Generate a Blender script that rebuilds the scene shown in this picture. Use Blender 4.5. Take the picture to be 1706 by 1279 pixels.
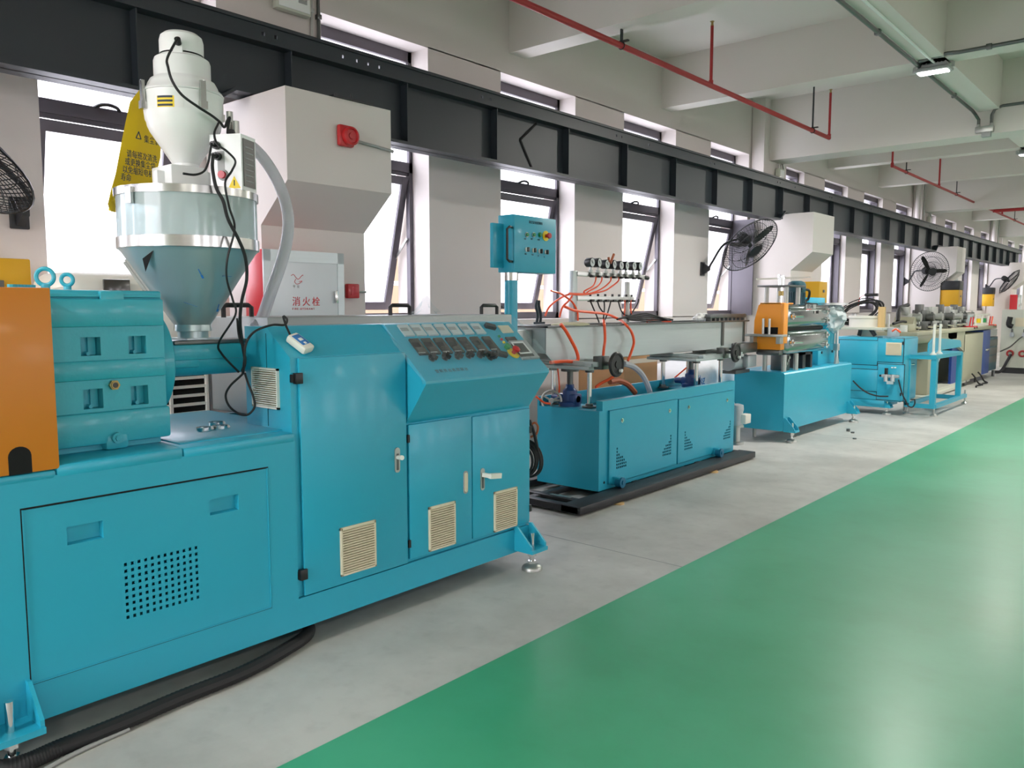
import bpy, bmesh, math, random
from mathutils import Vector, Matrix, noise
random.seed(7)
for o in list(bpy.data.objects): bpy.data.objects.remove(o)
SC = bpy.context.scene
COL = SC.collection
# ---------------------------------------------------------------- camera
FPX, CX, CY, CH = 1340.0, 853.0, 639.5, 1.40
YAW, PIT = math.radians(40.75), math.radians(5.52)
FW = Vector((-math.sin(YAW)*math.cos(PIT), math.cos(YAW)*math.cos(PIT), -math.sin(PIT)))
RT = Vector((math.cos(YAW), math.sin(YAW), 0)); UP = RT.cross(FW)
cam = bpy.data.cameras.new('camera'); camo = bpy.data.objects.new('camera', cam); COL.objects.link(camo)
cam.sensor_fit = 'HORIZONTAL'; cam.sensor_width = 36; cam.lens = FPX/1706*36; cam.clip_start = 0.05; cam.clip_end = 300
R3 = Matrix((RT, UP, -FW)).transposed()
camo.matrix_world = Matrix.Translation((0, 0, CH)) @ R3.to_4x4()
SC.camera = camo
# ---------------------------------------------------------------- light and exposure
SC.view_settings.view_transform = 'Standard'; SC.view_settings.look = 'None'
SC.view_settings.exposure = 0.78; SC.view_settings.gamma = 1.0; SC.view_settings.use_curve_mapping = False
SC.cycles.use_denoising = True
SC.cycles.max_bounces = 8; SC.cycles.diffuse_bounces = 5; SC.cycles.transparent_max_bounces = 16
SC.cycles.sample_clamp_indirect = 6.0
SKY = 6.5
w = bpy.data.worlds.new('overcast_sky'); SC.world = w; w.use_nodes = True
nt = w.node_tree; nt.nodes.clear()
wo = nt.nodes.new('ShaderNodeOutputWorld'); bg = nt.nodes.new('ShaderNodeBackground')
tc = nt.nodes.new('ShaderNodeTexCoord'); sx = nt.nodes.new('ShaderNodeSeparateXYZ'); rp = nt.nodes.new('ShaderNodeValToRGB')
mr = nt.nodes.new('ShaderNodeMapRange'); mr.inputs[1].default_value = -1; mr.inputs[2].default_value = 1
nt.links.new(tc.outputs['Generated'], sx.inputs[0]); nt.links.new(sx.outputs[2], mr.inputs[0]); nt.links.new(mr.outputs[0], rp.inputs[0])
rp.color_ramp.elements[0].position = 0.47; rp.color_ramp.elements[0].color = (.42, .42, .40, 1)
rp.color_ramp.elements[1].position = 0.53; rp.color_ramp.elements[1].color = (.97, .93, 1.0, 1)
e = rp.color_ramp.elements.new(1.0); e.color = (1.0, .97, 1.0, 1)
bg.inputs[1].default_value = SKY
nt.links.new(rp.outputs[0], bg.inputs[0]); nt.links.new(bg.outputs[0], wo.inputs[0])
LAMP_W = 62.0      # watts of each ceiling lamp
# left windows: y ranges of the openings (used by the wall, the windows and the portals)
PITCH, COL0 = 2.13, 3.27
COLY = [COL0+PITCH*4*k for k in range(-1, 5)]
ZS, ZH = 1.27, 3.60                      # sill and head of the windows
XW, XO = -5.20, -5.62                    # inner and outer face of the window wall
OPEN = []
for k in range(-4, 18):
    c = COL0+PITCH*k+PITCH/2
    a, b = c-0.595, c+0.595
    if k == -1: a = 1.84
    OPEN.append((a, b))
OPEN_R = [(-5+5.2*k, -5+5.2*k+1.9) for k in range(9)]  # unseen right wall openings, sized and spaced for fill light
XR = 17.0
Y0, Y1 = -5.5, 46.0
def portal(name, loc, rot, sx_, sy_):
    l = bpy.data.lights.new(name, 'AREA'); l.shape = 'RECTANGLE'; l.size = sx_; l.size_y = sy_
    l.cycles.is_portal = True
    o = bpy.data.objects.new(name, l); COL.objects.link(o); o.location = loc; o.rotation_euler = rot
for a, b in OPEN:
    portal('window_portal', (XO+.05, (a+b)/2, (ZS+ZH)/2), (0, -math.pi/2, 0), ZH-ZS, b-a)
BACK_OPENING = (-5.0, -0.6, 4.1)                   # unseen back wall opening added for light from behind: x from, x to, height
portal('back_opening_portal', ((BACK_OPENING[0]+BACK_OPENING[1])/2, Y0-.1, BACK_OPENING[2]/2), (math.pi/2, 0, 0), BACK_OPENING[1]-BACK_OPENING[0], BACK_OPENING[2])
for a, b in OPEN_R:
    portal('window_portal', (XR+.1, (a+b)/2, 2.35), (0, math.pi/2, 0), 2.3, b-a)
# ---------------------------------------------------------------- measuring helper: where a sight line meets a real plane
def at(u, v, x=None, y=None, z=None, p=None, n=None):
    d = FW+RT*((u-CX)/FPX)-UP*((v-CY)/FPX); o = Vector((0, 0, CH))
    if x is not None: t = (x-o.x)/d.x
    elif y is not None: t = (y-o.y)/d.y
    elif z is not None: t = (z-o.z)/d.z
    else: t = (Vector(p)-o).dot(Vector(n))/d.dot(Vector(n))
    return o+d*t
# ---------------------------------------------------------------- materials
def lin(h):
    h = h.lstrip('#'); r = []
    for i in (0, 2, 4):
        c = int(h[i:i+2], 16)/255
        r.append(c/12.92 if c <= .04045 else ((c+.055)/1.055)**2.4)
    return (r[0], r[1], r[2], 1)
def mat(name, col, rough=.5, metal=0., var=.06, scale=6., bump=0., bscale=200., coat=0., emit=0., trans=0., stretch=None, alpha=1., spec=.5):
    m = bpy.data.materials.new(name); m.use_nodes = True; t = m.node_tree; b = t.nodes['Principled BSDF']
    c = lin(col)
    b.inputs['Roughness'].default_value = rough; b.inputs['Metallic'].default_value = metal
    b.inputs['Coat Weight'].default_value = coat; b.inputs['Coat Roughness'].default_value = .12
    b.inputs['Specular IOR Level'].default_value = spec
    b.inputs['Alpha'].default_value = alpha
    b.inputs['Transmission Weight'].default_value = trans
    if emit: b.inputs['Emission Color'].default_value = c; b.inputs['Emission Strength'].default_value = emit
    g = t.nodes.new('ShaderNodeTexCoord'); mp = t.nodes.new('ShaderNodeMapping')
    t.links.new(g.outputs['Object'], mp.inputs[0])
    if stretch: mp.inputs['Scale'].default_value = stretch
    if var:
        nz = t.nodes.new('ShaderNodeTexNoise'); nz.inputs['Scale'].default_value = scale; nz.inputs['Detail'].default_value = 5
        t.links.new(mp.outputs[0], nz.inputs[0])
        mx = t.nodes.new('ShaderNodeMix'); mx.data_type = 'RGBA'
        mx.inputs[6].default_value = tuple(x*(1-var) for x in c[:3])+(1,); mx.inputs[7].default_value = tuple(min(1, x*(1+var)) for x in c[:3])+(1,)
        t.links.new(nz.outputs[0], mx.inputs[0]); t.links.new(mx.outputs[2], b.inputs['Base Color'])
    else: b.inputs['Base Color'].default_value = c
    if bump:
        n2 = t.nodes.new('ShaderNodeTexNoise'); n2.inputs['Scale'].default_value = bscale; n2.inputs['Detail'].default_value = 3
        t.links.new(mp.outputs[0], n2.inputs[0])
        bp = t.nodes.new('ShaderNodeBump'); bp.inputs['Strength'].default_value = bump; bp.inputs['Distance'].default_value = .01
        t.links.new(n2.outputs[0], bp.inputs['Height']); t.links.new(bp.outputs[0], b.inputs['Normal'])
    return m
M = {}
M['teal'] = mat('teal_machine_paint', '28a6c3', .36, var=.03, bump=.03, bscale=90, coat=.12)
M['teal_deep'] = mat('darkened_teal_paint', '176f92', .36, var=.03, bump=.03, bscale=90, coat=.2)  # teal darkened for the shaded tank interior; wheels share it
M['cast'] = mat('teal_cast_iron_paint', '31acc0', .38, var=.05, bump=.10, bscale=60, coat=.2)
M['orange'] = mat('orange_guard_paint', 'de8118', .40, var=.03, bump=.02, bscale=80, coat=.1)
M['orange2'] = mat('light_orange_paint', 'f49a22', .38, var=.03, coat=.2)
M['wall'] = mat('white_wall_paint', 'd5ceca', .75, var=.03, scale=1.2, bump=.05, bscale=40)
M['ceil'] = mat('white_ceiling_paint', 'd6d0ca', .8, var=.03, scale=.8, bump=.04, bscale=30)
M['girder'] = mat('charcoal_steel_paint', '252c32', .45, var=.08, scale=3)
M['frame'] = mat('grey_aluminium_frame', '5d5960', .4, .3, var=.03)
M['steel'] = mat('stainless_steel', 'c9cbc8', .22, 1., var=.05, scale=3, stretch=(1, 1, 30))
M['brushed'] = mat('brushed_stainless', 'bcc5c6', .38, .45, var=.06, scale=2, bump=.015, bscale=40, stretch=(1, 1, 25))
M['bright'] = mat('chrome', 'e4e6e6', .12, 1., var=.02)
M['zinc'] = mat('galvanised_steel', 'b4b6b2', .42, .9, var=.1, scale=20)
M['alu'] = mat('aluminium', 'cfd0cf', .35, .9, var=.05)
M['dsteel'] = mat('dark_machined_steel', '6d6f6e', .4, .9, var=.12, scale=10)
M['black'] = mat('black_plastic', '1a1a1c', .38, var=.05)
M['rubber'] = mat('black_rubber', '1b1b1d', .62, var=.1)
M['blacksteel'] = mat('black_painted_steel', '26282b', .48, var=.1)
M['white'] = mat('white_powder_coat', 'e9ebea', .35, var=.02, coat=.2)
M['whitepl'] = mat('white_plastic', 'e6e4da', .4, var=.02)
M['cream'] = mat('cream_plastic_vent', 'd9cfb4', .5, var=.03)
M['creamdk'] = mat('vent_filter_shadow_cloth', '8a7a58', .9, var=.05)
M['grey'] = mat('grey_plastic', '9b9d9c', .5, var=.04)
M['beige'] = mat('beige_machine_paint', 'aba88f', .45, var=.04, coat=.1)
M['ivory'] = mat('ivory_machine_paint', 'c6c9bb', .45, var=.03, coat=.1)
M['navy'] = mat('navy_blue_paint', '173f8c', .42, var=.05, coat=.1)
M['jack'] = mat('dark_blue_gear_paint', '1d3f78', .4, var=.08, coat=.2)
M['motorteal'] = mat('dark_teal_motor_paint', '24505c', .4, var=.08)
M['motorgrey'] = mat('pale_grey_motor', 'b9bfc4', .4, .3, var=.05)
M['red'] = mat('signal_red', 'b92025', .4, var=.05, coat=.3)
M['redpipe'] = mat('red_pipe_paint', 'a52628', .5, var=.08)
M['redcab'] = mat('red_cabinet_paint', 'c0202c', .4, var=.04, coat=.2)
M['green'] = mat('green_button', '1d8a4a', .4, var=.03)
M['yellow'] = mat('yellow_bag_cloth', 'f2cf12', .7, var=.06, scale=8, bump=.15, bscale=25)
M['yellowbox'] = mat('yellow_box_paint', 'd9a51a', .5, var=.04)
M['yellowring'] = mat('yellow_plastic', 'f0d020', .45, var=.02)
M['hose'] = mat('orange_air_hose', 'ff5a2a', .4, var=.03, coat=.2)
M['brownhose'] = mat('brown_hose', 'a8562e', .5, var=.1)
M['card'] = mat('brown_cardboard', 'b98a5e', .8, var=.05, scale=12)
M['tape'] = mat('clear_packing_tape', 'd9cdb9', .25, var=.02)
M['wood'] = mat('pale_wood', 'd2b07a', .7, var=.15, scale=4, stretch=(8, 8, 1))
M['brass'] = mat('brass', 'a8935e', .35, .9, var=.08)
M['dial'] = mat('white_gauge_dial', 'd6dadb', .3, var=0)
M['lcd'] = mat('dark_display_window', '3a3833', .22, var=.1, coat=.5)
M['lcdblue'] = mat('blue_label', '2f78c0', .3, var=.05)
M['label'] = mat('white_label', 'e8e8e6', .5, var=0)
M['meter'] = mat('pale_meter_face', 'c4ccce', .3, var=.05, coat=.4)
M['ink'] = mat('dark_print', '23303a', .6, var=0)
M['inkred'] = mat('red_print', 'c92a2e', .6, var=0)
M['inkgrey'] = mat('grey_print', '4f7f88', .6, var=0)
M['inkyel'] = mat('yellow_sticker', 'f0d21a', .5, var=0)
M['sack'] = mat('white_woven_sack', 'e4e6ea', .5, var=.06, scale=14, bump=.25, bscale=18)
M['dark'] = mat('dark_fill', '0c0d0e', .9, var=0)  # near-black that puts shade into gaps and openings; also weld, torn film
M['cloth'] = mat('pale_rag', 'c8c4a4', .9, var=.15, scale=30, bump=.4, bscale=50)
M['tan'] = mat('tan_render_outside', '7a6654', .9, var=.04)
M['ground'] = mat('grey_yard_concrete', 'a8a8a4', .9, var=.05)
M['mesh'] = mat('black_fan_wire', '202224', .45, .3, var=0)
M['lamp'] = mat('lamp_lens', 'ffffff', .4, var=0, emit=14)
M['skin_wrap'] = mat('cling_wrapped_steel', '8c9b9d', .13, .95, var=.10, scale=5, bump=.10, bscale=4, coat=.5)
def glassy(name, col, tfac, rough=.1, bump=0., bscale=30.):
    m = bpy.data.materials.new(name); m.use_nodes = True; t = m.node_tree; t.nodes.clear()
    o = t.nodes.new('ShaderNodeOutputMaterial'); mx = t.nodes.new('ShaderNodeMixShader')
    tr = t.nodes.new('ShaderNodeBsdfTransparent'); pb = t.nodes.new('ShaderNodeBsdfPrincipled')
    tr.inputs[0].default_value = lin(col); pb.inputs['Base Color'].default_value = lin(col); pb.inputs['Roughness'].default_value = rough
    mx.inputs[0].default_value = tfac
    t.links.new(pb.outputs[0], mx.inputs[1]); t.links.new(tr.outputs[0], mx.inputs[2]); t.links.new(mx.outputs[0], o.inputs[0])
    if bump:
        g = t.nodes.new('ShaderNodeTexCoord'); n2 = t.nodes.new('ShaderNodeTexNoise'); n2.inputs['Scale'].default_value = bscale
        bp = t.nodes.new('ShaderNodeBump'); bp.inputs['Strength'].default_value = bump; bp.inputs['Distance'].default_value = .02
        t.links.new(g.outputs['Object'], n2.inputs[0]); t.links.new(n2.outputs[0], bp.inputs['Height']); t.links.new(bp.outputs[0], pb.inputs['Normal'])
    return m
M['film'] = glassy('clear_plastic_film', 'f6fbfc', .92, .05, 1., 26)
M['filmsteel'] = mat('film_covered_steel', 'b4c4c6', .30, .55, var=.06, scale=5, coat=.3)
M['shield'] = mat('dull_sheet_steel', 'a2a7a6', .45, .6, var=.08, scale=3)
M['wrapfilm'] = glassy('cloudy_wrap_film', 'e6eef0', .45, .10, 1., 12)
M['wrap'] = mat('crumpled_film_wrap', 'c3ced0', .14, .2, var=.2, scale=14, bump=.6, bscale=16, coat=1.)
M['acrylic'] = glassy('clear_acrylic_tube', 'cbd9db', .32, .08)
M['softhose'] = glassy('milky_clear_hose', 'd8d8de', .30, .25)
def pane():
    m = bpy.data.materials.new('frosted_window_glass'); m.use_nodes = True; t = m.node_tree; t.nodes.clear()
    o = t.nodes.new('ShaderNodeOutputMaterial'); mx = t.nodes.new('ShaderNodeMixShader'); mx.inputs[0].default_value = .45
    tr = t.nodes.new('ShaderNodeBsdfTransparent'); tl = t.nodes.new('ShaderNodeBsdfTranslucent'); tl.inputs[0].default_value = (.9, .92, .97, 1); tr.inputs[0].default_value = (.95, .97, 1, 1)
    t.links.new(tl.outputs[0], mx.inputs[1]); t.links.new(tr.outputs[0], mx.inputs[2]); t.links.new(mx.outputs[0], o.inputs[0])
    return m
M['pane'] = pane()
def floor_mat(name, c1, c2, rough, stain, scale, coat=0., spec=.5):
    m = bpy.data.materials.new(name); m.use_nodes = True; t = m.node_tree; b = t.nodes['Principled BSDF']
    g = t.nodes.new('ShaderNodeTexCoord')
    n1 = t.nodes.new('ShaderNodeTexNoise'); n1.inputs['Scale'].default_value = scale; n1.inputs['Detail'].default_value = 8; n1.inputs['Roughness'].default_value = .62
    n2 = t.nodes.new('ShaderNodeTexNoise'); n2.inputs['Scale'].default_value = scale*9; n2.inputs['Detail'].default_value = 4
    t.links.new(g.outputs['Object'], n1.inputs[0]); t.links.new(g.outputs['Object'], n2.inputs[0])
    r = t.nodes.new('ShaderNodeValToRGB'); r.color_ramp.elements[0].position = .38; r.color_ramp.elements[1].position = .62
    r.color_ramp.elements[0].color = lin(c1); r.color_ramp.elements[1].color = lin(c2)
    t.links.new(n1.outputs[0], r.inputs[0])
    mx = t.nodes.new('ShaderNodeMix'); mx.data_type = 'RGBA'; mx.blend_type = 'MULTIPLY'; mx.inputs[0].default_value = 1
    r2 = t.nodes.new('ShaderNodeValToRGB'); r2.color_ramp.elements[0].position = .30; r2.color_ramp.elements[1].position = .45
    r2.color_ramp.elements[0].color = (1-stain, 1-stain, 1-stain, 1); r2.color_ramp.elements[1].color = (1, 1, 1, 1)
    t.links.new(n2.outputs[0], r2.inputs[0]); t.links.new(r.outputs[0], mx.inputs[6]); t.links.new(r2.outputs[0], mx.inputs[7])
    t.links.new(mx.outputs[2], b.inputs['Base Color'])
    mr_ = t.nodes.new('ShaderNodeMapRange'); mr_.inputs[3].default_value = rough-.08; mr_.inputs[4].default_value = rough+.1
    t.links.new(n1.outputs[0], mr_.inputs[0]); t.links.new(mr_.outputs[0], b.inputs['Roughness'])
    b.inputs['Coat Weight'].default_value = coat; b.inputs['Coat Roughness'].default_value = .25; b.inputs['Specular IOR Level'].default_value = spec
    bp = t.nodes.new('ShaderNodeBump'); bp.inputs['Strength'].default_value = .08; bp.inputs['Distance'].default_value = .01
    t.links.new(n2.outputs[0], bp.inputs['Height']); t.links.new(bp.outputs[0], b.inputs['Normal'])
    return m
M['concrete'] = floor_mat('grey_concrete_floor', 'aeadA8', 'c9c8c3', .5, .09, 1.1)
M['greenfloor'] = floor_mat('green_epoxy_floor', '369d70', '4cb086', .40, .05, .55, .15)
# ---------------------------------------------------------------- mesh builder
OFF = {}
class MB:
    def __init__(s): s.v = []; s.f = []; s.m = []
    def add(s, vs, fs, k=0):
        n = len(s.v); s.v += [Vector(v) for v in vs]; s.f += [[i+n for i in f] for f in fs]; s.m += [k]*len(fs); return s
    def box(s, a, b, bev=0., k=0, seg=2):
        lo = [min(a[i], b[i]) for i in range(3)]; hi = [max(a[i], b[i]) for i in range(3)]
        if bev:
            bm = bmesh.new(); bmesh.ops.create_cube(bm, size=1)
            for v in bm.verts: v.co = Vector([lo[i]+(v.co[i]+.5)*(hi[i]-lo[i]) for i in range(3)])
            bmesh.ops.bevel(bm, geom=bm.edges[:], offset=min(bev, .49*min(hi[i]-lo[i] for i in range(3))), segments=seg, affect='EDGES', profile=.5)
            bm.verts.index_update(); s.add([v.co for v in bm.verts], [[v.index for v in f.verts] for f in bm.faces], k); bm.free(); return s
        x0, y0, z0 = lo; x1, y1, z1 = hi
        return s.add([(x0, y0, z0), (x1, y0, z0), (x1, y1, z0), (x0, y1, z0), (x0, y0, z1), (x1, y0, z1), (x1, y1, z1), (x0, y1, z1)],
              [(0, 3, 2, 1), (4, 5, 6, 7), (0, 1, 5, 4), (1, 2, 6, 5), (2, 3, 7, 6), (3, 0, 4, 7)], k)
    def obox(s, c, U, V, su, sv, sn, k=0):
        c = Vector(c); U = Vector(U).normalized(); V = Vector(V).normalized(); N = U.cross(V)
        P = [c+U*(i*su/2)+V*(j*sv/2)+N*(h*sn/2) for h in (-1, 1) for i, j in ((-1, -1), (1, -1), (1, 1), (-1, 1))]
        return s.add(P, [(0, 3, 2, 1), (4, 5, 6, 7), (0, 1, 5, 4), (1, 2, 6, 5), (2, 3, 7, 6), (3, 0, 4, 7)], k)
    def bar(s, p, q, w, h=None, k=0):
        p = Vector(p); q = Vector(q); d = (q-p); L = d.length; d.normalize()
        a = Vector((0, 0, 1)) if abs(d.z) < .9 else Vector((1, 0, 0)); U = d.cross(a).normalized()
        return s.obox((p+q)/2, d, U, L, w, h or w, k)
    def cyl(s, p, q, r, r2=None, n=16, k=0, cap=True):
        p = Vector(p); q = Vector(q); r2 = r if r2 is None else r2; d = (q-p).normalized()
        a = Vector((0, 0, 1)) if abs(d.z) < .9 else Vector((1, 0, 0)); U = d.cross(a).normalized(); V = d.cross(U)
        vs = []
        for c, rr in ((p, r), (q, r2)):
            vs += [c+(U*math.cos(2*math.pi*i/n)+V*math.sin(2*math.pi*i/n))*rr for i in range(n)]
        fs = [(i, (i+1) % n, n+(i+1) % n, n+i) for i in range(n)]
        if cap: fs += [tuple(range(n))[::-1], tuple(range(n, 2*n))]
        return s.add(vs, fs, k)
    def lathe(s, prof, o, ax=(0, 0, 1), n=32, k=0):
        o = Vector(o); d = Vector(ax).normalized(); a = Vector((0, 0, 1)) if abs(d.z) < .9 else Vector((1, 0, 0)); U = d.cross(a).normalized(); V = d.cross(U)
        vs = []; fs = []; rows = []
        for r, h in prof:
            if r < 1e-5: rows.append([len(vs)]); vs.append(o+d*h)
            else:
                rows.append(list(range(len(vs), len(vs)+n)))
                vs += [o+d*h+(U*math.cos(2*math.pi*i/n)+V*math.sin(2*math.pi*i/n))*r for i in range(n)]
        for A, B in zip(rows, rows[1:]):
            for i in range(n):
                j = (i+1) % n
                if len(A) == 1 and len(B) == 1: continue
                if len(A) == 1: fs.append((A[0], B[j], B[i]))
                elif len(B) == 1: fs.append((A[i], A[j], B[0]))
                else: fs.append((A[i], A[j], B[j], B[i]))
        return s.add(vs, fs, k)
    def tube(s, pts, r, n=8, sub=6, k=0, cap=True, ridge=0.):
        P = [Vector(p) for p in pts]; Q = []
        if sub > 1 and len(P) > 2:
            E_ = [P[0]*2-P[1]]+P+[P[-1]*2-P[-2]]
            for i in range(1, len(E_)-2):
                p0, p1, p2, p3 = E_[i-1:i+3]
                for j in range(sub):
                    t = j/sub; Q.append(.5*((2*p1)+(p2-p0)*t+(2*p0-5*p1+4*p2-p3)*t*t+(3*p1-p0-3*p2+p3)*t**3))
            Q.append(P[-1])
        else: Q = P
        vs = []; fs = []; d0 = (Q[1]-Q[0]).normalized(); a = Vector((0, 0, 1)) if abs(d0.z) < .9 else Vector((1, 0, 0)); U = d0.cross(a).normalized()
        for i, q in enumerate(Q):
            d = (Q[min(i+1, len(Q)-1)]-Q[max(i-1, 0)]).normalized(); U = (U-d*U.dot(d)).normalized(); V = d.cross(U)
            rr = r*(1+(ridge if i % 2 else 0))
            vs += [q+(U*math.cos(2*math.pi*j/n)+V*math.sin(2*math.pi*j/n))*rr for j in range(n)]
        for i in range(len(Q)-1):
            for j in range(n): fs.append((i*n+j, i*n+(j+1) % n, (i+1)*n+(j+1) % n, (i+1)*n+j))
        if cap: fs += [tuple(range(n))[::-1], tuple(range((len(Q)-1)*n, len(Q)*n))]
        return s.add(vs, fs, k)
    def prism(s, poly, ax, lo, hi, k=0):
        # poly is 2-D in the two remaining axes, in x,y,z order
        n = len(poly)
        def mk(p, h): return {'x': (h, p[0], p[1]), 'y': (p[0], h, p[1]), 'z': (p[0], p[1], h)}[ax]
        vs = [mk(p, lo) for p in poly]+[mk(p, hi) for p in poly]
        fs = [tuple(range(n)), tuple(range(n, 2*n))[::-1]]+[(i, n+i, n+(i+1) % n, (i+1) % n) for i in range(n)]
        return s.add(vs, fs, k)
    def torus(s, c, ax, R, r, n=28, m=8, k=0, a0=0., a1=2*math.pi):
        c = Vector(c); d = Vector(ax).normalized(); a = Vector((0, 0, 1)) if abs(d.z) < .9 else Vector((1, 0, 0)); U = d.cross(a).normalized(); V = d.cross(U)
        full = abs(a1-a0-2*math.pi) < 1e-6; N = n if full else n+1; vs = []; fs = []
        for i in range(N):
            t = a0+(a1-a0)*i/n; e_ = U*math.cos(t)+V*math.sin(t)
            vs += [c+e_*(R+r*math.cos(2*math.pi*j/m))+d*(r*math.sin(2*math.pi*j/m)) for j in range(m)]
        for i in range(n):
            i2 = (i+1) % N
            for j in range(m): fs.append((i*m+j, i*m+(j+1) % m, i2*m+(j+1) % m, i2*m+j))
        return s.add(vs, fs, k)
    def ball(s, c, r, n=16, sq=(1, 1, 1), k=0):
        st = len(s.v); s.lathe([(r*math.sin(math.pi*i/(n//2)), -r*math.cos(math.pi*i/(n//2))) for i in range(n//2+1)], (0, 0, 0), n=n, k=k)
        for i in range(st, len(s.v)): s.v[i] = Vector(c)+Vector([s.v[i][j]*sq[j] for j in range(3)])
        return s
    def perf(s, x, ys, zs, skip, dep=.004, k=0):
        # sheet in the plane x=const with real holes: ys, zs grid lines, skip(i,j) -> hole
        ny, nz = len(ys), len(zs); vs = [(x, y, z) for z in zs for y in ys]; fs = []
        for j in range(nz-1):
            for i in range(ny-1):
                a = j*ny+i
                if not skip(i, j): fs.append((a, a+1, a+1+ny, a+ny))
        s.add(vs, fs, k)
        for j in range(nz-1):
            for i in range(ny-1):
                if skip(i, j):
                    q = [(x, ys[i], zs[j]), (x, ys[i+1], zs[j]), (x, ys[i+1], zs[j+1]), (x, ys[i], zs[j+1])]
                    s.add(q+[(x-dep, b, c) for _, b, c in q], [(0, 4, 5, 1), (1, 5, 6, 2), (2, 6, 7, 3), (3, 7, 4, 0)], k)
        return s
    def build(s, name, m, parent=None, ang=35, keepn=False):
        me = bpy.data.meshes.new(name); off = OFF.get(parent.name, Vector()) if parent else Vector()
        me.from_pydata([v-off for v in s.v], [], s.f)
        ms = m if isinstance(m, (list, tuple)) else [m]
        for x in ms: me.materials.append(M[x] if isinstance(x, str) else x)
        if len(ms) > 1: me.polygons.foreach_set('material_index', s.m)
        if not keepn:
            bm = bmesh.new(); bm.from_mesh(me); bmesh.ops.recalc_face_normals(bm, faces=bm.faces[:]); bm.to_mesh(me); bm.free()
        me.shade_smooth(); me.set_sharp_from_angle(angle=math.radians(ang)); me.update()
        o = bpy.data.objects.new(name, me); COL.objects.link(o)
        if parent: o.parent = parent; OFF[o.name] = off
        return o
def tag(o, label=None, cat=None, group=None, kind=None):
    if label: o['label'] = label
    if cat: o['category'] = cat
    if group: o['group'] = group
    if kind: o['kind'] = kind
    return o
def thing(name, label, cat, loc=(0, 0, 0), group=None, local=False):
    o = bpy.data.objects.new(name, None); COL.objects.link(o); o.location = loc; o.empty_display_size = .1
    OFF[o.name] = Vector() if local else Vector(loc)
    return tag(o, label, cat, group)
def solo(name, mb, m, label, cat, group=None, loc=None, ang=35):
    # a thing that is one mesh, its origin at its base
    if loc is None:
        lo = [min(v[i] for v in mb.v) for i in range(3)]; hi = [max(v[i] for v in mb.v) for i in range(3)]
        loc = ((lo[0]+hi[0])/2, (lo[1]+hi[1])/2, lo[2])
    for i, v in enumerate(mb.v): mb.v[i] = v-Vector(loc)
    o = mb.build(name, m, None, ang); o.location = loc
    return tag(o, label, cat, group)
def copy_tree(o, loc=None, label=None, parent=None):
    c = o.copy(); COL.objects.link(c)
    if parent: c.parent = parent
    if loc is not None: c.location = loc
    if label: c['label'] = label
    for ch in list(o.children): copy_tree(ch, parent=c)
    return c
def struct(name, mb, m, ang=35):
    o = mb.build(name, m, None, ang); o['kind'] = 'structure'; return o
def lettering(body, size, m, parent, o, U, V, name='lettering', spacing=1., ext=.0006, align='LEFT'):
    cu = bpy.data.curves.new(name, 'FONT'); cu.body = body; cu.size = size; cu.extrude = ext; cu.space_character = spacing; cu.align_x = align; cu.resolution_u = 3
    t = bpy.data.objects.new(name+'_tmp', cu); COL.objects.link(t)
    bpy.context.view_layer.update()
    me = bpy.data.meshes.new_from_object(t.evaluated_get(bpy.context.evaluated_depsgraph_get()))
    bpy.data.objects.remove(t)
    U = Vector(U).normalized(); V = Vector(V).normalized(); N = U.cross(V)
    off = OFF.get(parent.name, Vector())
    for v in me.vertices: v.co = Vector(o)-off+U*v.co.x+V*v.co.y+N*v.co.z
    me.materials.clear(); me.materials.append(M[m]); me.name = name
    ob = bpy.data.objects.new(name, me); COL.objects.link(ob); ob.parent = parent; OFF[ob.name] = off
    return ob
# ================================================================ HALL
ZC = 4.38; XG = -2.06
fl = MB(); fl.box((XO, Y0, -.2), (XR, Y1, 0)); floor = struct('floor', fl, 'concrete')
g = MB(); g.box((XG, Y0, 0), (1.4, Y1, .003)); g.build('green_lane', 'greenfloor', floor)['label'] = 'green epoxy coated walkway'
for y in (-1.2, 3.80, 8.8, 13.8, 18.8, 23.8):
    MB().box((XO+.3, y-.003, .0005), (XG, y+.003, .0012)).build('floor_joint', 'grey', floor)
# window wall
wl_ = MB(); wl_.box((XO, Y0, 0), (XW, Y1, ZS)); wl_.box((XO, Y0, ZH), (XW, Y1, ZC))
ed = [Y0]
for a, b in OPEN: ed += [a, b]
ed.append(Y1)
for a, b in zip(ed[0::2], ed[1::2]): wl_.box((XO, a, ZS-.01), (XW, b, ZH+.01))
wall = struct('wall_left', wl_, 'wall')
for c in COLY:
    MB().box((XW+.01, c-.41, 0), (-4.55, c+.41, 1.91)).build('column', 'wall', wall)
    MB().prism([(XW+.01, 2.71), (-4.25, 2.71), (-4.25, 2.16), (-4.55, 1.91), (XW+.01, 1.91)], 'y', c-.41, c+.41).build('corbel', 'wall', wall)
    MB().box((XW+.01, c-.41, 2.71), (-5.0, c+.41, ZC)).build('upper_column', 'wall', wall)
wr = MB(); wr.box((XR, Y0, 0), (XR+.3, Y1, 1.2)); wr.box((XR, Y0, 3.5), (XR+.3, Y1, ZC)); ed = [Y0]
for a, b in OPEN_R: ed += [a, b]
ed.append(Y1)
for a, b in zip(ed[0::2], ed[1::2]): wr.box((XR, a, 1.2), (XR+.3, b, 3.5))
struct('wall_right', wr, 'wall')
struct('wall_back', MB().box((XO, Y0-.2, 0), (BACK_OPENING[0], Y0, ZC)).box((BACK_OPENING[1], Y0-.2, 0), (XR, Y0, ZC)).box((BACK_OPENING[0], Y0-.2, BACK_OPENING[2]), (BACK_OPENING[1], Y0, ZC)), 'wall')
struct('trim_3', MB().box((-60, -60, -.4), (40, Y0-.2, -.02)), 'ground')
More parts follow.
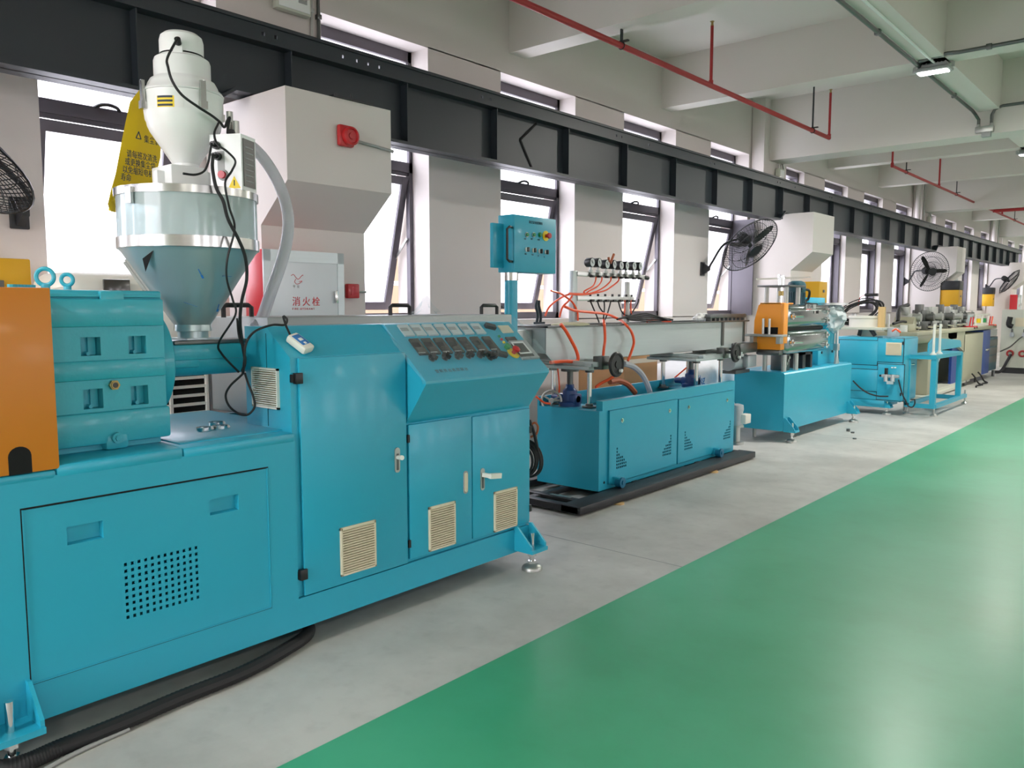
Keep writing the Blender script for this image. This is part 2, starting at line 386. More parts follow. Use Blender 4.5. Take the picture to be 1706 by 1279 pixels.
struct('wall_far', MB().box((XO, Y1, 0), (XR, Y1+.2, ZC)), 'wall')
ceil = struct('ceiling', MB().box((XO, Y0, ZC), (XR+.3, Y1, ZC+.15)), 'ceil')
for k in range(-1, 5):
    yc = COL0+PITCH*4*k
    MB().box((XW, yc-.22, 3.52), (XR, yc+.22, ZC)).build('main_beam', 'ceil', ceil)
    for j in (1, 2):
        yb = yc+PITCH*4*j/3
        MB().box((XW, yb-.12, 3.80), (XR, yb+.12, ZC)).build('secondary_beam', 'ceil', ceil)
for xb in (-2.2, 3.4, 8.8):
    MB().box((xb-.12, Y0, 3.80), (xb+.12, Y1, ZC)).build('longitudinal_beam', 'ceil', ceil)
# yard outside the windows
struct('trim_1', MB().box((-60, Y0-.2, -.5), (XO-.02, 80, -.3)), 'ground')
struct('trim_2', MB().box((-18, -30, -.3), (-14, 70, 3.0)), 'tan')
# windows
wn = 0
for i, (a, b) in enumerate(OPEN):
    wn += 1; opened = (i <= 7)
    f = MB(); x0, x1 = -5.455, (-5.41 if opened else -5.30); t = .04
    f.box((x0, a, ZS), (x1, a+t, ZH)); f.box((x0, b-t, ZS), (x1, b, ZH)); f.box((x0, a, ZH-.09), (x1, b, ZH)); f.box((x0, a, ZS), (x1, b, ZS+.07))
    f.box((x0, a, 2.57), (x1, b, 2.655)); f.box((x0-.01, a+.03, 2.545), (x1-.02, b-.03, 2.58))
    o = struct('window_%d' % wn, f, 'frame')
    if i == 7: MB().box((-5.405, b-.03, ZS), (-5.08, b-.004, 2.66)).build('reveal_panel', 'frame', o)
    MB().box((-5.445, a+t, 2.655), (-5.435, b-t, ZH-.09)).build('fixed_pane', 'pane', o)
    th = math.radians(13.5 if opened else 0); s = MB(); H = 2.535-(ZS+.07); w0, w1 = a+.042, b-.042; st = .07
    s.box((-.045, w0, -H), (.025, w0+st, 0)); s.box((-.045, w1-st, -H), (.025, w1, 0)); s.box((-.044, w0+st, -st), (.024, w1-st, 0)); s.box((-.044, w0+st, -H), (.024, w1-st, -H+st))
    pn = MB().box((-.003, w0+st, -H+st), (.004, w1-st, -st))
    hd = MB().box((.025, (a+b)/2-.05, -H+.01), (.05, (a+b)/2+.05, -H+.04), .006)
    R = Matrix.Rotation(th, 3, 'Y')
    for q in (s, pn, hd):
        for n_, v in enumerate(q.v): q.v[n_] = R @ v+Vector((-5.435, 0, 2.535))
    sa = s.build('sash', 'frame', o); pn.build('pane', 'pane', sa); hd.build('sash_handle', 'black', sa)
    m_ = (a+b)/2
    MB().tube([(-5.42, m_-.08, 2.65), (-5.395, m_-.05, 2.668), (-5.395, m_, 2.678), (-5.395, m_+.05, 2.668), (-5.42, m_+.08, 2.65)], .012, 6, 4).build('latch', 'black', o)
    if opened:
        for yy in (a+.055, b-.055):
            MB().bar((-5.43, yy, 2.0), R @ Vector((-.0, 0, -.75))+Vector((-5.435, yy, 2.535)), .012, .02).build('stay', 'zinc', o)
# service pipe outside the windows
solo('outside_rail', MB().tube([(-5.95, Y0, 1.62), (-5.95, Y1, 1.62)], .02, 8, 1), 'white', 'thin white pipe running outside behind the open sashes', 'pipe')
# ---------------------------------------------------------------- crane girder
XF, XB, XWB = -4.60, -4.80, -4.70
gr = thing('crane_girder', 'long charcoal steel crane girder resting on the white corbels above the windows', 'girder', (-4.78, 13, 2.6))
GY0, GY1 = -6.5, 30.2; ZB = 2.60
pts = [(GY0, ZB)]
for c in COLY:
    if c < GY0 or c > GY1: continue
    for dy, z in ((-.70, ZB), (-.52, 2.72), (.52, 2.72), (.70, ZB)): pts.append((c+dy, z))
pts = [p for p in pts if p[0] <= GY1]+[(GY1, ZB)]
MB().prism(pts+[(GY1, 3.06), (GY0, 3.06)], 'x', XWB-.008, XWB+.008).build('web', 'girder', gr)
b = MB()
for p, q in zip(pts, pts[1:]):
    vs = [(x, y, z+h) for h in (0, .022) for x, (y, z) in ((XF, p), (XB, p), (XB, q), (XF, q))]
    b.add(vs, [(0, 1, 2, 3), (4, 5, 6, 7), (0, 1, 5, 4), (1, 2, 6, 5), (2, 3, 7, 6), (3, 0, 4, 7)])
b.build('bottom_flange', 'girder', gr)
MB().box((XF-.0, GY0, 3.05), (XB, GY1, 3.066)).box((XF+.012, GY0, 3.150), (XB-.012, GY1, 3.168)).build('top_flange', 'girder', gr)
hy = []
for k in range(0, 12):
    y0 = .95+2.0*k
    hy += [y0, y0+.09, y0+.62] if k % 2 else [y0+.02, y0+.12]
hy = sorted(hy+[3.69, 3.79, 3.89]); ys = [GY0]
for y in hy:
    if y-.011 > ys[-1]: ys += [y-.011, y+.011]
ys.append(GY1); zs = [3.066, 3.092, 3.114, 3.150]
MB().perf(XF-.004, ys, zs, lambda i, j: j == 1 and i % 2 == 1, .01).build('channel_web', 'girder', gr)
MB().box((-4.725, GY0, 3.168), (-4.675, GY1, 3.205)).build('rail', 'blacksteel', gr)
for k in range(-9, 27):
    y = 4.17+k*1.005
    zb = 2.742 if any(abs(y-c) < .56 for c in COLY) else 2.622
    if GY0 < y < GY1: MB().box((XF-.02, y-.005, zb), (XWB+.008, y+.005, 3.05)).build('stiffener', 'girder', gr)
MB().bar((XWB+.012, 5.72, 2.63), (XWB+.012, 5.55, 2.86), .006, .02).bar((XWB+.012, 5.55, 2.86), (XWB+.012, 5.78, 3.04), .006, .02).build('splice_weld', 'dark', gr)
cp = MB().box((-4.29, 3.20, 2.711), (-4.23, 3.52, 2.722)).cyl((-4.26, 3.36, 2.722), (-4.26, 3.36, 2.76), .008, n=8).cyl((-4.26, 3.24, 2.722), (-4.26, 3.24, 2.74), .008, n=8)
cp.build('bearing_plate', 'blacksteel', gr)
# ---------------------------------------------------------------- sprinkler pipes
XP, ZP = -4.02, 3.66
def sprinkler(name, y0, y1, risers, hangers, label, rad=.026):
    t = thing(name, label, 'pipe', (XP, (y0+y1)/2, ZP))
    MB().cyl((XP, y0, ZP), (XP, y1, ZP), rad, n=12).build('main_pipe', 'redpipe', t)
    for y in risers:
        r = MB().cyl((XP, y, ZP), (XP, y, 4.25), .016, n=10).ball((XP, y, ZP), .027, 10).cyl((XP, y, ZP+.01), (XP, y, ZP+.05), .024, n=10)
        ro = r.build('riser', 'redpipe', t)
        MB().cyl((XP, y, 4.25), (XP, y, 4.29), .012, n=8).cyl((XP, y, 4.29), (XP, y, 4.295), .022, n=10).bar((XP-.014, y, 4.25), (XP-.003, y, 4.29), .005).bar((XP+.014, y, 4.25), (XP+.003, y, 4.29), .005).build('sprinkler_head', 'brass', ro)
    for y, zt in hangers:
        h = MB().bar((XP, y, ZP+.02), (XP, y, zt), .03, .012).torus((XP, y, ZP), (0, 1, 0), rad+.004, .005, 16, 6).bar((XP-.03, y, ZP+.035), (XP+.07, y, ZP+.035), .03, .012)
        h.build('hanger', 'blacksteel', t)
    return t
ZA = 3.80
sprinkler('sprinkler_pipe', -5, 11.22, (3.9, 7.80, 11.22), ((2.6, 4.38), (6.13, ZA), (10.62, 4.38)), 'nearest red sprinkler pipe below the ceiling, ending before the first deep beam')
t2 = sprinkler('sprinkler_pipe', 14.1, 26.6, (14.1, at(1564, 318, x=XP).y, at(1624, 343, x=XP).y, 23.3), ((14.9, 4.38), (at(1593, 331, x=XP).y, 4.38), (at(1644, 352, x=XP).y, 3.9), (25.0, 4.38)), 'farther red sprinkler pipe below the ceiling, beyond the first deep beam', .022)
MB().cyl((XP, 22.2, ZP), (XR, 22.2, ZP), .045, n=14).build('branch_pipe', 'redpipe', t2)
# ---------------------------------------------------------------- ceiling lamps and conduits
def lamp_parts(label, loc):
    t = thing('ceiling_lamp', label, 'lamp', loc, None, True)
    h = MB(); h.box((-.165, -.09, .0), (.165, .09, .035), .012); h.box((-.14, -.07, .035), (.14, .07, .075), .02)
    for i in range(8): h.box((-.12+.034*i-.004, -.06, .07), (-.12+.034*i+.004, .06, .092))
    h.build('housing', 'grey', t)
    MB().box((-.135, -.062, -.010), (.135, .062, .002), .008).build('lens', 'lamp', t)
    MB().bar((-.175, 0, .02), (-.175, 0, .070), .008, .03).bar((.175, 0, .02), (.175, 0, .070), .008, .03).bar((-.18, 0, .070), (-.02, 0, .074), .03, .006).bar((.18, 0, .070), (.02, 0, .074), .03, .006).build('bracket', 'zinc', t)
    return t
LAB = ['nearest lit grey floodlight hanging under the ceiling beam at a conduit cross', 'second lit grey floodlight, farther along the ceiling beam at the right edge']
lamps = []
for xl in (-2.22, 3.4, 8.8):
    for j in range(-2, 7):
        y = 9.0+5.75*j; lab = LAB[j] if xl < 0 and j in (0, 1) else 'grey floodlight outside the picture, number %s along the %s ceiling beam' % (('one', 'two', 'three', 'four', 'five', 'six', 'seven', 'eight', 'nine')[j+2], {-2.22: 'left', 3.4: 'middle', 8.8: 'right'}[xl])
        if not lamps: t = lamp_parts(lab, (xl, y, 3.72)); lamps.append(t)
        else: t = copy_tree(lamps[0], (xl, y, 3.72), lab)
        t['group'] = 'ceiling floodlights'
        l = bpy.data.lights.new('floodlight', 'AREA'); l.shape = 'RECTANGLE'; l.size = .27; l.size_y = .125; l.energy = LAMP_W; l.color = (1, .97, .90)
        lo_ = bpy.data.objects.new('floodlight', l); COL.objects.link(lo_); lo_.location = (xl, y, 3.705)
def pipe(name, pts, r, m, label, cat='conduit', clips=(), n=8, sub=1, group=None):
    t = thing(name, label, cat, pts[0], group)
    MB().tube(pts, r, n, sub).build('tube', m, t)
    for c in clips: MB().box([c[i]-(r+.006) for i in range(3)], [c[i]+(r+.006) for i in range(3)], .004).build('saddle_clip', m, t)
    return t
pipe('conduit', [(-2.335, -4, 3.78), (-2.335, 11.32, 3.78), (-2.33, 11.47, 3.76), (-2.30, 11.53, 3.70), (-2.30, 11.53, 3.60)], .019, 'dsteel', 'grey steel conduit along the left edge of the ceiling beam past the nearest lamp', clips=[(-2.335, y, 3.78) for y in (2, 5, 7.6, 10.4)])
pipe('conduit', [(-2.2, 8.95, 3.792), (-2.2, -4, 3.792)], .012, 'white', 'white painted conduit under the middle of the ceiling beam, reaching the nearest lamp')
pipe('conduit', [(-2.3, 8.79, 3.79), (-2.05, 8.79, 3.82), (-1.95, 8.79, at(1640, 79, y=8.79).z), (6, 8.79, at(1640, 79, y=8.79).z)], .018, 'dsteel', 'grey conduit crossing from the nearest lamp towards the right edge', clips=[(-1.7, 8.79, at(1640, 79, y=8.79).z)])
pipe('conduit', [(-2.16, 11.53, 3.60), (-2.16, 11.53, 3.74), (-2.13, 11.53, 3.80), (-2.05, 11.53, 3.83), (6, 11.53, 3.83)], .018, 'dsteel', 'grey conduit rising from the beam junction box and bending right', clips=[(-1.75, 11.53, 3.83)])
jb = thing('junction_box', 'grey conduit junction box on the deep beam face below two conduits', 'box', (-2.23, 11.54, 3.5))
MB().box((-2.33, 11.50, 3.535), (-2.13, 11.56, 3.61), .006).build('housing', 'zinc', jb)
MB().box((-2.25, 11.46, 3.47), (-2.15, 11.53, 3.53), .006).build('photo_sensor', 'grey', jb)
for x in (-2.30, -2.16): MB().cyl((x, 11.53, 3.60), (x, 11.53, 3.64), .02, n=10).build('gland', 'zinc', jb)
def colbox(c, label, big=False):
    x = -4.99
    t = thing('distribution_board' if big else 'junction_box', label, 'box', (x, c, 3.3))
    return t, x
t, x = colbox(3.45, 'pale distribution panel on the column above the girder, top left of the picture', True)
bb = MB().box((x, 3.27, 3.43), (x+.06, 3.55, 3.80), .008); bb.build('housing', 'ivory', t)
MB().box((x+.06, 3.285, 3.445), (x+.068, 3.535, 3.785), .003).build('door', 'white', t)
MB().box((x+.068, 3.33, 3.52), (x+.0695, 3.39, 3.56)).box((x+.068, 3.44, 3.50), (x+.0695, 3.51, 3.57)).build('printed_label', 'grey', t)
MB().box((x+.068, 3.41, 3.60), (x+.07, 3.45, 3.625)).build('warning_sticker', 'inkyel', t)
pipe('conduit', [(-4.985, 3.59, 3.20), (-4.985, 3.59, 4.3)], .010, 'zinc', 'thin grey conduit just right of the pale distribution panel', clips=[(-4.985, 3.59, 3.5)])
pipe('conduit', [(-4.985, 3.65, 3.20), (-4.985, 3.65, 4.3)], .012, 'dsteel', 'darker conduit second to the right of the pale distribution panel', clips=[(-4.985, 3.65, 3.47)])
for n_, c in ((1, 11.79), (2, 20.31)):
    w_ = ['on the column above the nearer small corbel', 'on the column above the farther small corbel'][n_-1]
    t, x = colbox(c, 'pale square switch box '+w_)
    MB().box((x, c-.02, 3.22), (x+.07, c+.16, 3.43), .01).build('housing', 'ivory', t)
    MB().box((x+.07, c+.0, 3.24), (x+.076, c+.14, 3.41), .003).build('door', 'white', t)
    MB().torus((x+.03, c+.07, 3.46), (1, 0, 0), .045, .008, 16, 6).build('cable_loop', 'zinc', t)
    pipe('conduit', [(x+.02, c+.24, 3.18), (x+.02, c+.24, 3.46), (x+.02, c+.20, 3.52)], .016, 'zinc', 'short hooked conduit beside the switch box '+w_)
for c in (20.31, 28.83):
    s_ = 'middle' if c < 25 else 'farthest'
    pipe('drain_pipe', [(-5.05, c-.55, 3.2), (-5.05, c-.55, ZC)], .055, 'wall', 'white vertical drain pipe left of the %s column' % s_, 'pipe', n=12)
    pipe('conduit', [(-4.985, c-.30, 3.2), (-4.985, c-.30, ZC)], .02, 'zinc', 'grey vertical conduit on the %s column' % s_)
# ---------------------------------------------------------------- fire alarm sounder, call point, hydrant cabinet on the first column
t = thing('alarm_sounder', 'red fire alarm sounder on the big white corbel', 'alarm', (-4.25, 3.29, 2.42))
MB().box((-4.249, 3.225, 2.41), (-4.21, 3.345, 2.545), .015).build('base', 'red', t)
MB().lathe([(0, 0), (.058, 0), (.058, .03), (.045, .036), (.040, .024), (.022, .024), (.018, .03), (0, .03)], (-4.212, 3.30, 2.475), (1, 0, 0), 28).build('horn', 'red', t)
pipe('conduit', [(-4.235, 3.345, 2.465), (-4.235, 3.685, 2.44), (-4.26, 3.70, 2.44)], .010, 'grey', 'thin grey conduit from the red alarm sounder to the corbel edge')
t = thing('call_point', 'red square fire call point on the column beside the hydrant cabinet', 'alarm', (-4.55, 3.55, 1.43))
MB().box((-4.549, 3.50, 1.455), (-4.51, 3.60, 1.555), .008).build('housing', 'red', t)
MB().box((-4.51, 3.525, 1.475), (-4.507, 3.575, 1.53), .002).build('press_panel', 'redcab', t)
pipe('conduit', [(-4.54, 3.60, 1.50), (-4.54, 3.68, 1.50)], .008, 'zinc', 'short conduit stub right of the red call point')
hc = thing('hydrant_cabinet', 'fire hydrant cabinet with pale door, steel frame and red sides on the first column', 'cabinet', (-4.45, 3.03, .95))
XH = -4.35
MB().box((-4.549, 2.735, .95), (XH, 3.335, 1.745), .004).build('case', 'redcab', hc)
f = MB()
f.box((XH, 2.735, .95), (XH+.012, 2.785, 1.745)); f.box((XH, 3.285, .95), (XH+.012, 3.335, 1.745)); f.box((XH, 2.735, 1.675), (XH+.012, 3.335, 1.745)); f.box((XH, 2.735, .95), (XH+.012, 3.335, 1.0))
f.build('door_frame', 'brushed', hc)
MB().box((XH, 2.785, 1.0), (XH+.006, 3.285, 1.675)).build('door', 'meter', hc)
UY, VZ = (0, 1, 0), (0, 0, 1)
d = at(487, 508, x=XH+.007)
lettering('消火栓', .062, 'inkred', hc, d, UY, VZ, spacing=1.38)
d = at(487, 516, x=XH+.007); lettering('FIRE HYDRANT', .018, 'inkred', hc, d, UY, VZ, spacing=1.45)
d = at(488, 479, x=XH+.007); lettering('平 安', .020, 'grey', hc, d, UY, VZ, spacing=1.2)
lg = MB(); L = lambda a: at(a[0], a[1], x=XH+.008)
lg.tube([L(p) for p in ((485, 459), (489, 457), (493, 462), (497, 465), (501, 461), (504, 458), (505, 459))], .0016, 5, 4)
lg.tube([L(p) for p in ((493, 465), (491, 469), (494, 473), (499, 472), (503, 468), (498, 469))], .0016, 5, 4)
lg.build('bird_emblem', 'inkred', hc)
MB().box((XH+.012, 3.25, 1.42), (XH+.03, 3.275, 1.50), .004).build('door_latch', 'steel', hc)
# yellow filter box and fans along the wall
def yellow_box(loc, label, lid, dp=.24):
    t = thing('storage_box', label, 'box', loc, None, True)
    MB().box((0, -.17, 0), (dp, .17, .36), .01).build('body', 'yellowbox', t)
    if lid: MB().box((-.0, -.18, .36), (dp+.01, .18, .56), .012).build('lid', 'blacksteel', t)
    MB().box((dp, -.03, .2), (dp+.012, .03, .24), .003).build('catch', 'dsteel', t)
    return t
yellow_box((XW, 1.50, 1.30), 'yellow wall box at the left edge beneath the black fan', False)
yellow_box((-4.549, 12.0, 1.40), 'yellow box on the column behind the orange haul-off machine', False, .25)
yellow_box((-4.549, 20.1, 1.40), 'yellow box with black lid on the column behind the beige machine', True, .37)
yellow_box((XW, 28.0, 1.40), 'farthest yellow box with black lid, below the last wall fan', True, .27)
def fan(label, loc, hub, n, spin=.3):
    # bracket on the wall at loc; hub is the cage centre, n the blowing direction
    t = thing('wall_fan', label, 'fan', loc, 'black wall fans')
    loc = Vector(loc); hub = Vector(hub); n = Vector(n).normalized()
    a = Vector((0, 0, 1)); U = n.cross(a).normalized(); V = U.cross(n)
    MB().box(loc+Vector((-.0, -.05, -.09)), loc+Vector((.025, .05, .09)), .006).prism([(loc.x+.02, loc.z-.08), (loc.x+.12, loc.z-.02), (loc.x+.12, loc.z+.02), (loc.x+.02, loc.z+.08)], 'y', loc.y-.02, loc.y+.02).build('bracket', 'blacksteel', t)
    back = hub-n*.20
    MB().tube([loc+Vector((.10, 0, 0)), loc+Vector((.16, 0, .10)), (loc*.45+back*.55)+Vector((0, 0, .10)), back], .016, 8, 5).build('arm', 'blacksteel', t)
    MB().lathe([(0, -.28), (.05, -.27), (.075, -.23), (.08, -.14), (.07, -.09), (.03, -.07), (.03, -.02), (0, -.02)], hub, n, 20).build('motor', 'rubber', t)
    R_ = .42; c = MB()
    for r, h in ((R_, -.03), (R_*.75, .045), (R_*.5, .075), (R_*.25, .085), (R_*.75, -.10), (R_*.45, -.12)): c.torus(hub+n*h, n, r, .0035 if r < R_ else .007, 36, 5)
    for i in range(60):
        e_ = U*math.cos(2*math.pi*i/60)+V*math.sin(2*math.pi*i/60)
        c.tube([hub+n*.09+e_*.08, hub+n*.075+e_*.2, hub+n*.03+e_*.33, hub-n*.03+e_*R_], .0026, 4, 2, cap=False)
        c.tube([hub-n*.125+e_*.08, hub-n*.115+e_*.2, hub-n*.09+e_*.33, hub-n*.03+e_*R_], .0026, 4, 2, cap=False)
    c.lathe([(0, .088), (.08, .086), (.085, .092), (0, .096)], hub, n, 20)
    cg = c.build('cage', 'mesh', t)
    for i in range(3):
        t_ = spin+2*math.pi*i/3; bl = MB(); vs = []
        for r, w_, tw in ((.05, .025, .5), (.15, .040, .45), (.27, .045, .35), (.34, .036, .3), (.375, .015, .28)):
            e_ = U*math.cos(t_)+V*math.sin(t_); g_ = -U*math.sin(t_)+V*math.cos(t_)
            for s_ in (-1, 1):
                for h in (-.003, .003): vs.append(hub-n*.03+e_*r+g_*(s_*w_*math.cos(tw))+n*(s_*w_*math.sin(tw)+h))
        fs = []
        for q in range(4):
            A = q*4; B = A+4
            fs += [(A, A+2, B+2, B), (A+1, B+1, B+3, A+3), (A, B, B+1, A+1), (A+2, A+3, B+3, B+2)]
        bl.add(vs, fs+[(0, 1, 3, 2), (16, 18, 19, 17)]).build('blade', 'black', t)
    return t
fan('black wall fan cut by the left edge, on the pier beside the first window', (XW, 1.70, 1.93), at(-100, 268, x=-4.75), (.167, -.537, -.817), .9)
fan('black wall fan between the gauge manifold and the orange haul-off, tilted down', (XW, 9.95, 1.90), (-4.62, 10.20, 2.18), (.73, -.21, -.65), 2.1)
fan('black wall fan above the beige machine, facing out with three plain blades', (XW, 19.45, 1.95), (-4.55, 19.0, 2.14), (.66, -.72, -.12), 1.0)
fan('farthest black wall fan near the right edge, beside the last corbel', (XW, 28.2, 1.98), (-4.55, 28.2, 2.12), (.75, .25, -.55), .7)
# ================================================================ EXTRUDER (nearest machine)
XE = -2.72
ex = thing('extruder', 'big teal extruder with orange belt guard and gearbox, nearest machine at the left', 'machine', (-3.15, 1.4, 0))
YL, YR = -.9, 3.30
# base: hollow welded frame with an opening behind the access panel
b = MB()
py0, py1, pz0, pz1 = .850, 1.709, .219, .777
b.box((-3.62, YL, .093), (-3.58, YR, .88)); b.box((-3.62, YL, .093), (XE-.004, YL+.03, .88)); b.box((-3.6, YR-.03, .093), (XE-.03, YR, .22)); b.box((-3.6, YL, .093), (XE-.03, YR, .11))
b.box((XE-.03, YL, .093), (XE, py0, .87)); b.box((XE-.03, py1, .093), (XE, 1.832, .88)); b.box((XE-.03, py0, .093), (XE, py1, pz0)); b.box((XE-.03, py0, pz1), (XE, py1, .87))
b.box((XE-.03, 1.832, .093), (XE, YR, .218))
b.build('base_frame', 'teal', ex)
tp = MB(); tp.box((-3.62, YL, .855), (XE+.001, .955, .888), .010); tp.box((-3.615, .955, .856), (XE+.001, 1.372, .902), .010); tp.box((-3.61, 1.372, .857), (XE+.001, 1.835, .899), .010); tp.box((-3.60, 1.40, .88), (-2.80, 1.95, .905), .006)
tp.build('base_top', 'teal', ex)
pan = MB()
gl = [(at(112, 890, x=XE).y, at(173, 890, x=XE).y), (at(350, 840, x=XE).y, at(398, 840, x=XE).y)]
gz = (at(140, 903, x=XE).z, at(140, 876, x=XE).z)
h0, h1 = at(207, 940, x=XE).y, at(331, 940, x=XE).y; v0, v1 = at(210, 1032, x=XE).z, at(208, 938, x=XE).z
g2 = (at(372, 853, x=XE).z, at(372, 828, x=XE).z)
gzl = min(gz[0], g2[0]); gzh = max(gz[1], g2[1])
nc, nr = 12, 9; py = (h1-h0)/(nc-.5); pzs = (v1-v0)/(nr-.5); hs = py*.46
ysl = [py0+.002]; zsl = [pz0+.002]
hols = []
for i in range(nc): ysl += [h0+py*i, h0+py*i+hs]
for j in range(nr): zsl += [v0+pzs*j, v0+pzs*j+hs*1.05]
def idx(L, v): return min(range(len(L)), key=lambda i: abs(L[i]-v))
ysl += [gl[0][0], gl[0][1], gl[1][0], gl[1][1], py1-.002]; zsl += [gzl, gzh, pz1-.002]
ysl = sorted(ysl); zsl = sorted(zsl)
def skp(i, j):
    y = (ysl[i]+ysl[i+1])/2; z = (zsl[j]+zsl[j+1])/2
    if gzl < z < gzh: return gl[0][0] < y < gl[0][1] or gl[1][0] < y < gl[1][1]
    if h0 < y < h1+.01 and v0 < z < v1+.01:
        return ((y-h0) % py) < hs and ((z-v0) % pzs) < hs*1.05 and y < h0+py*nc and z < v0+pzs*nr
    return False
pan.perf(XE-.002, ysl, zsl, skp, .004)
pn = pan.build('access_panel', 'teal', ex)
for a, c in gl:
    g = MB(); x = XE-.002; d_ = .022
    g.add([(x, a, gzl), (x, c, gzl), (x, c, gzh), (x, a, gzh), (x-d_, a+.004, gzl+.004), (x-d_, c-.004, gzl+.004), (x-d_, c-.004, gzh-.004), (x-d_, a+.004, gzh-.004)], [(4, 5, 6, 7), (0, 1, 5, 4), (1, 2, 6, 5), (2, 3, 7, 6), (3, 0, 4, 7)])
    g.build('grip_recess', 'teal', pn)
ed = MB()
for y in (py0, py1-.006): ed.box((XE-.006, y+.0, pz0), (XE+.0015, y+.004, pz1))
ed.box((XE-.006, py0, pz0), (XE+.0015, py1, pz0+.004))
ed.build('panel_edge', 'teal', pn)
MB().box((XE-.004, py0-.004, pz0-.003), (XE+.0006, py0, pz1+.005)).box((XE-.004, py0, pz1), (XE+.0006, py1, pz1+.005)).box((XE-.004, py0, pz0-.002), (XE+.0006, py1, pz0)).build('panel_gap_shade', 'dark', pn)  # dark strips put the shade of the panel gap into colour
def foot(parent, y, x, out=.13, w=.14, zp=.095, m='teal', top=.30, sh=.28, padr=.055):
    # welded bracket on a front face at x with two gussets, levelling bolt and round pad
    f = MB(); f.box((x, y-w/2, zp-.02), (x+out, y+w/2, zp))
    for s in (-1, 1):
        yy = y+s*(w/2-.006); f.prism([(x, zp), (x+out-.01, zp), (x+out-.01, zp+.02), (x+.02, top), (x, top)], 'y', yy-.006, yy+.006)
    fo = f.build('foot_bracket', m, parent)
    xb = x+out*.55
    MB().cyl((xb, y, .04), (xb, y, sh), .013, n=12).cyl((xb, y, zp-.05), (xb, y, zp-.021), .024, n=6).cyl((xb, y, .034), (xb, y, .05), .022, n=6).build('levelling_bolt', 'bright', fo)
    MB().lathe([(0, 0), (padr, 0), (padr, .012), (padr*.9, .022), (padr*.45, .036), (0, .036)], (xb, y, 0), n=24).build('pad', 'zinc', fo)
foot(ex, .765, XE, .12, .16, .125, sh=.22, top=.24)
foot(ex, 3.24, XE, .125, .13, .125, sh=.20, top=.235)
# orange belt guard
MB().box((-3.60, YL, .889), (XE, .966, 1.457), .004).build('belt_guard', 'orange', ex)
oy = at(33, 760, x=XE).y
arch = [(oy-.032, .0)]+[(oy-.032*math.cos(t), .055+.03*math.sin(t)) for t in [math.pi*i/10 for i in range(11)]]+[(oy+.032, 0)]
MB().prism([(p[0], .889+p[1]) for p in arch], 'x', XE-.02, XE+.0012).build('cable_cutout', 'dark', ex)
# gearbox
GX = -2.865; gb = MB()
GYA, GYB = .975, 1.396
gb.box((-3.45, GYA, 1.33), (GX, GYB-.003, 1.425), .006); gb.box((-3.45, GYA, 1.415), (GX-.02, GYB, 1.455), .008); gb.box((-3.45, GYA, 1.43), (GX-.008, GYB-.01, 1.441), .004)
gb.box((GX-.03, 1.135+.04, 1.40), (GX-.002, 1.255, 1.452), .004)
gb.box((-3.44, GYA+.001, 1.031), (GX-.055, GYB-.006, 1.342))
gb.box((-3.45, GYA, 1.148), (GX, GYB-.003, 1.215), .008)
gb.box((-3.46, GYA, .925), (GX+.008, GYB+.004, 1.038), .010)
gb.box((-3.46, 1.165, .902), (GX+.010, 1.245, .96), .012)
gb.box((-3.40, GYA, .903), (GX-.03, GYB-.02, .93))
wy = [(1.105, 1.17), (1.265, 1.327)]
for (z0, z1) in ((1.215, 1.335), (1.034, 1.150)):
    yy = [GYA, wy[0][0], wy[0][1], wy[1][0], wy[1][1], GYB-.003]; za, zb = (1.232, 1.295) if z0 > 1.1 else (1.050, 1.118)
    for i in (0, 2, 4): gb.box((GX-.056, yy[i], z0), (GX-.008, yy[i+1], z1))
    for i in (1, 3): gb.box((GX-.056, yy[i], z0), (GX-.008, yy[i+1], za)); gb.box((GX-.056, yy[i], zb), (GX-.008, yy[i+1], z1))
gbo = gb.build('gearbox', 'cast', ex)
for (z0, z1) in ((1.232, 1.295), (1.050, 1.118)):
    for a, c in wy: MB().box((GX-.056, (a+c)/2+.005, z0+.002), (GX-.044, (a+c)/2+.03, z1-.002)).cyl((GX-.056, (a+c)/2, z0+.006), (GX-.03, (a+c)/2, z0+.006), .007, n=8).build('window_rib', 'cast', gbo)
p_ = at(189, 641, x=GX-.008)
MB().cyl(p_, p_+Vector((.014, 0, 0)), .018, n=6).torus(p_+Vector((.014, 0, 0)), (1, 0, 0), .0115, .003, 18, 6).build('oil_plug', 'brass', gbo)
MB().cyl(p_+Vector((.0142, 0, 0)), p_+Vector((.015, 0, 0)), .010, n=14).build('sight_glass', 'lcd', gbo)
p_ = at(195, 729, x=GX+.012)
MB().cyl(p_, p_+Vector((.012, 0, 0)), .019, n=14).cyl(p_, p_+Vector((.018, 0, 0)), .011, n=6).build('drain_plug', 'cast', gbo)
for q in ((75, 463, .028), (112, 472, .021)):
    c = at(q[0], q[1], x=-3.02 if q[2] > .025 else -3.30)
    MB().torus((c.x, c.y, 1.50), (.6, -.5, 0), q[2], .0075, 24, 8).cyl((c.x, c.y, 1.455), (c.x, c.y, 1.475), .014, n=12).build('lifting_eye', 'cast', gbo)
cc = MB()
for i in range(7): cc.cyl((-2.99-.006*i, .945+.012*i, 1.457), (-2.99-.006*i, .945+.012*i, 1.472), .013, n=8)
cc.build('cover_bolts', 'cast', gbo)
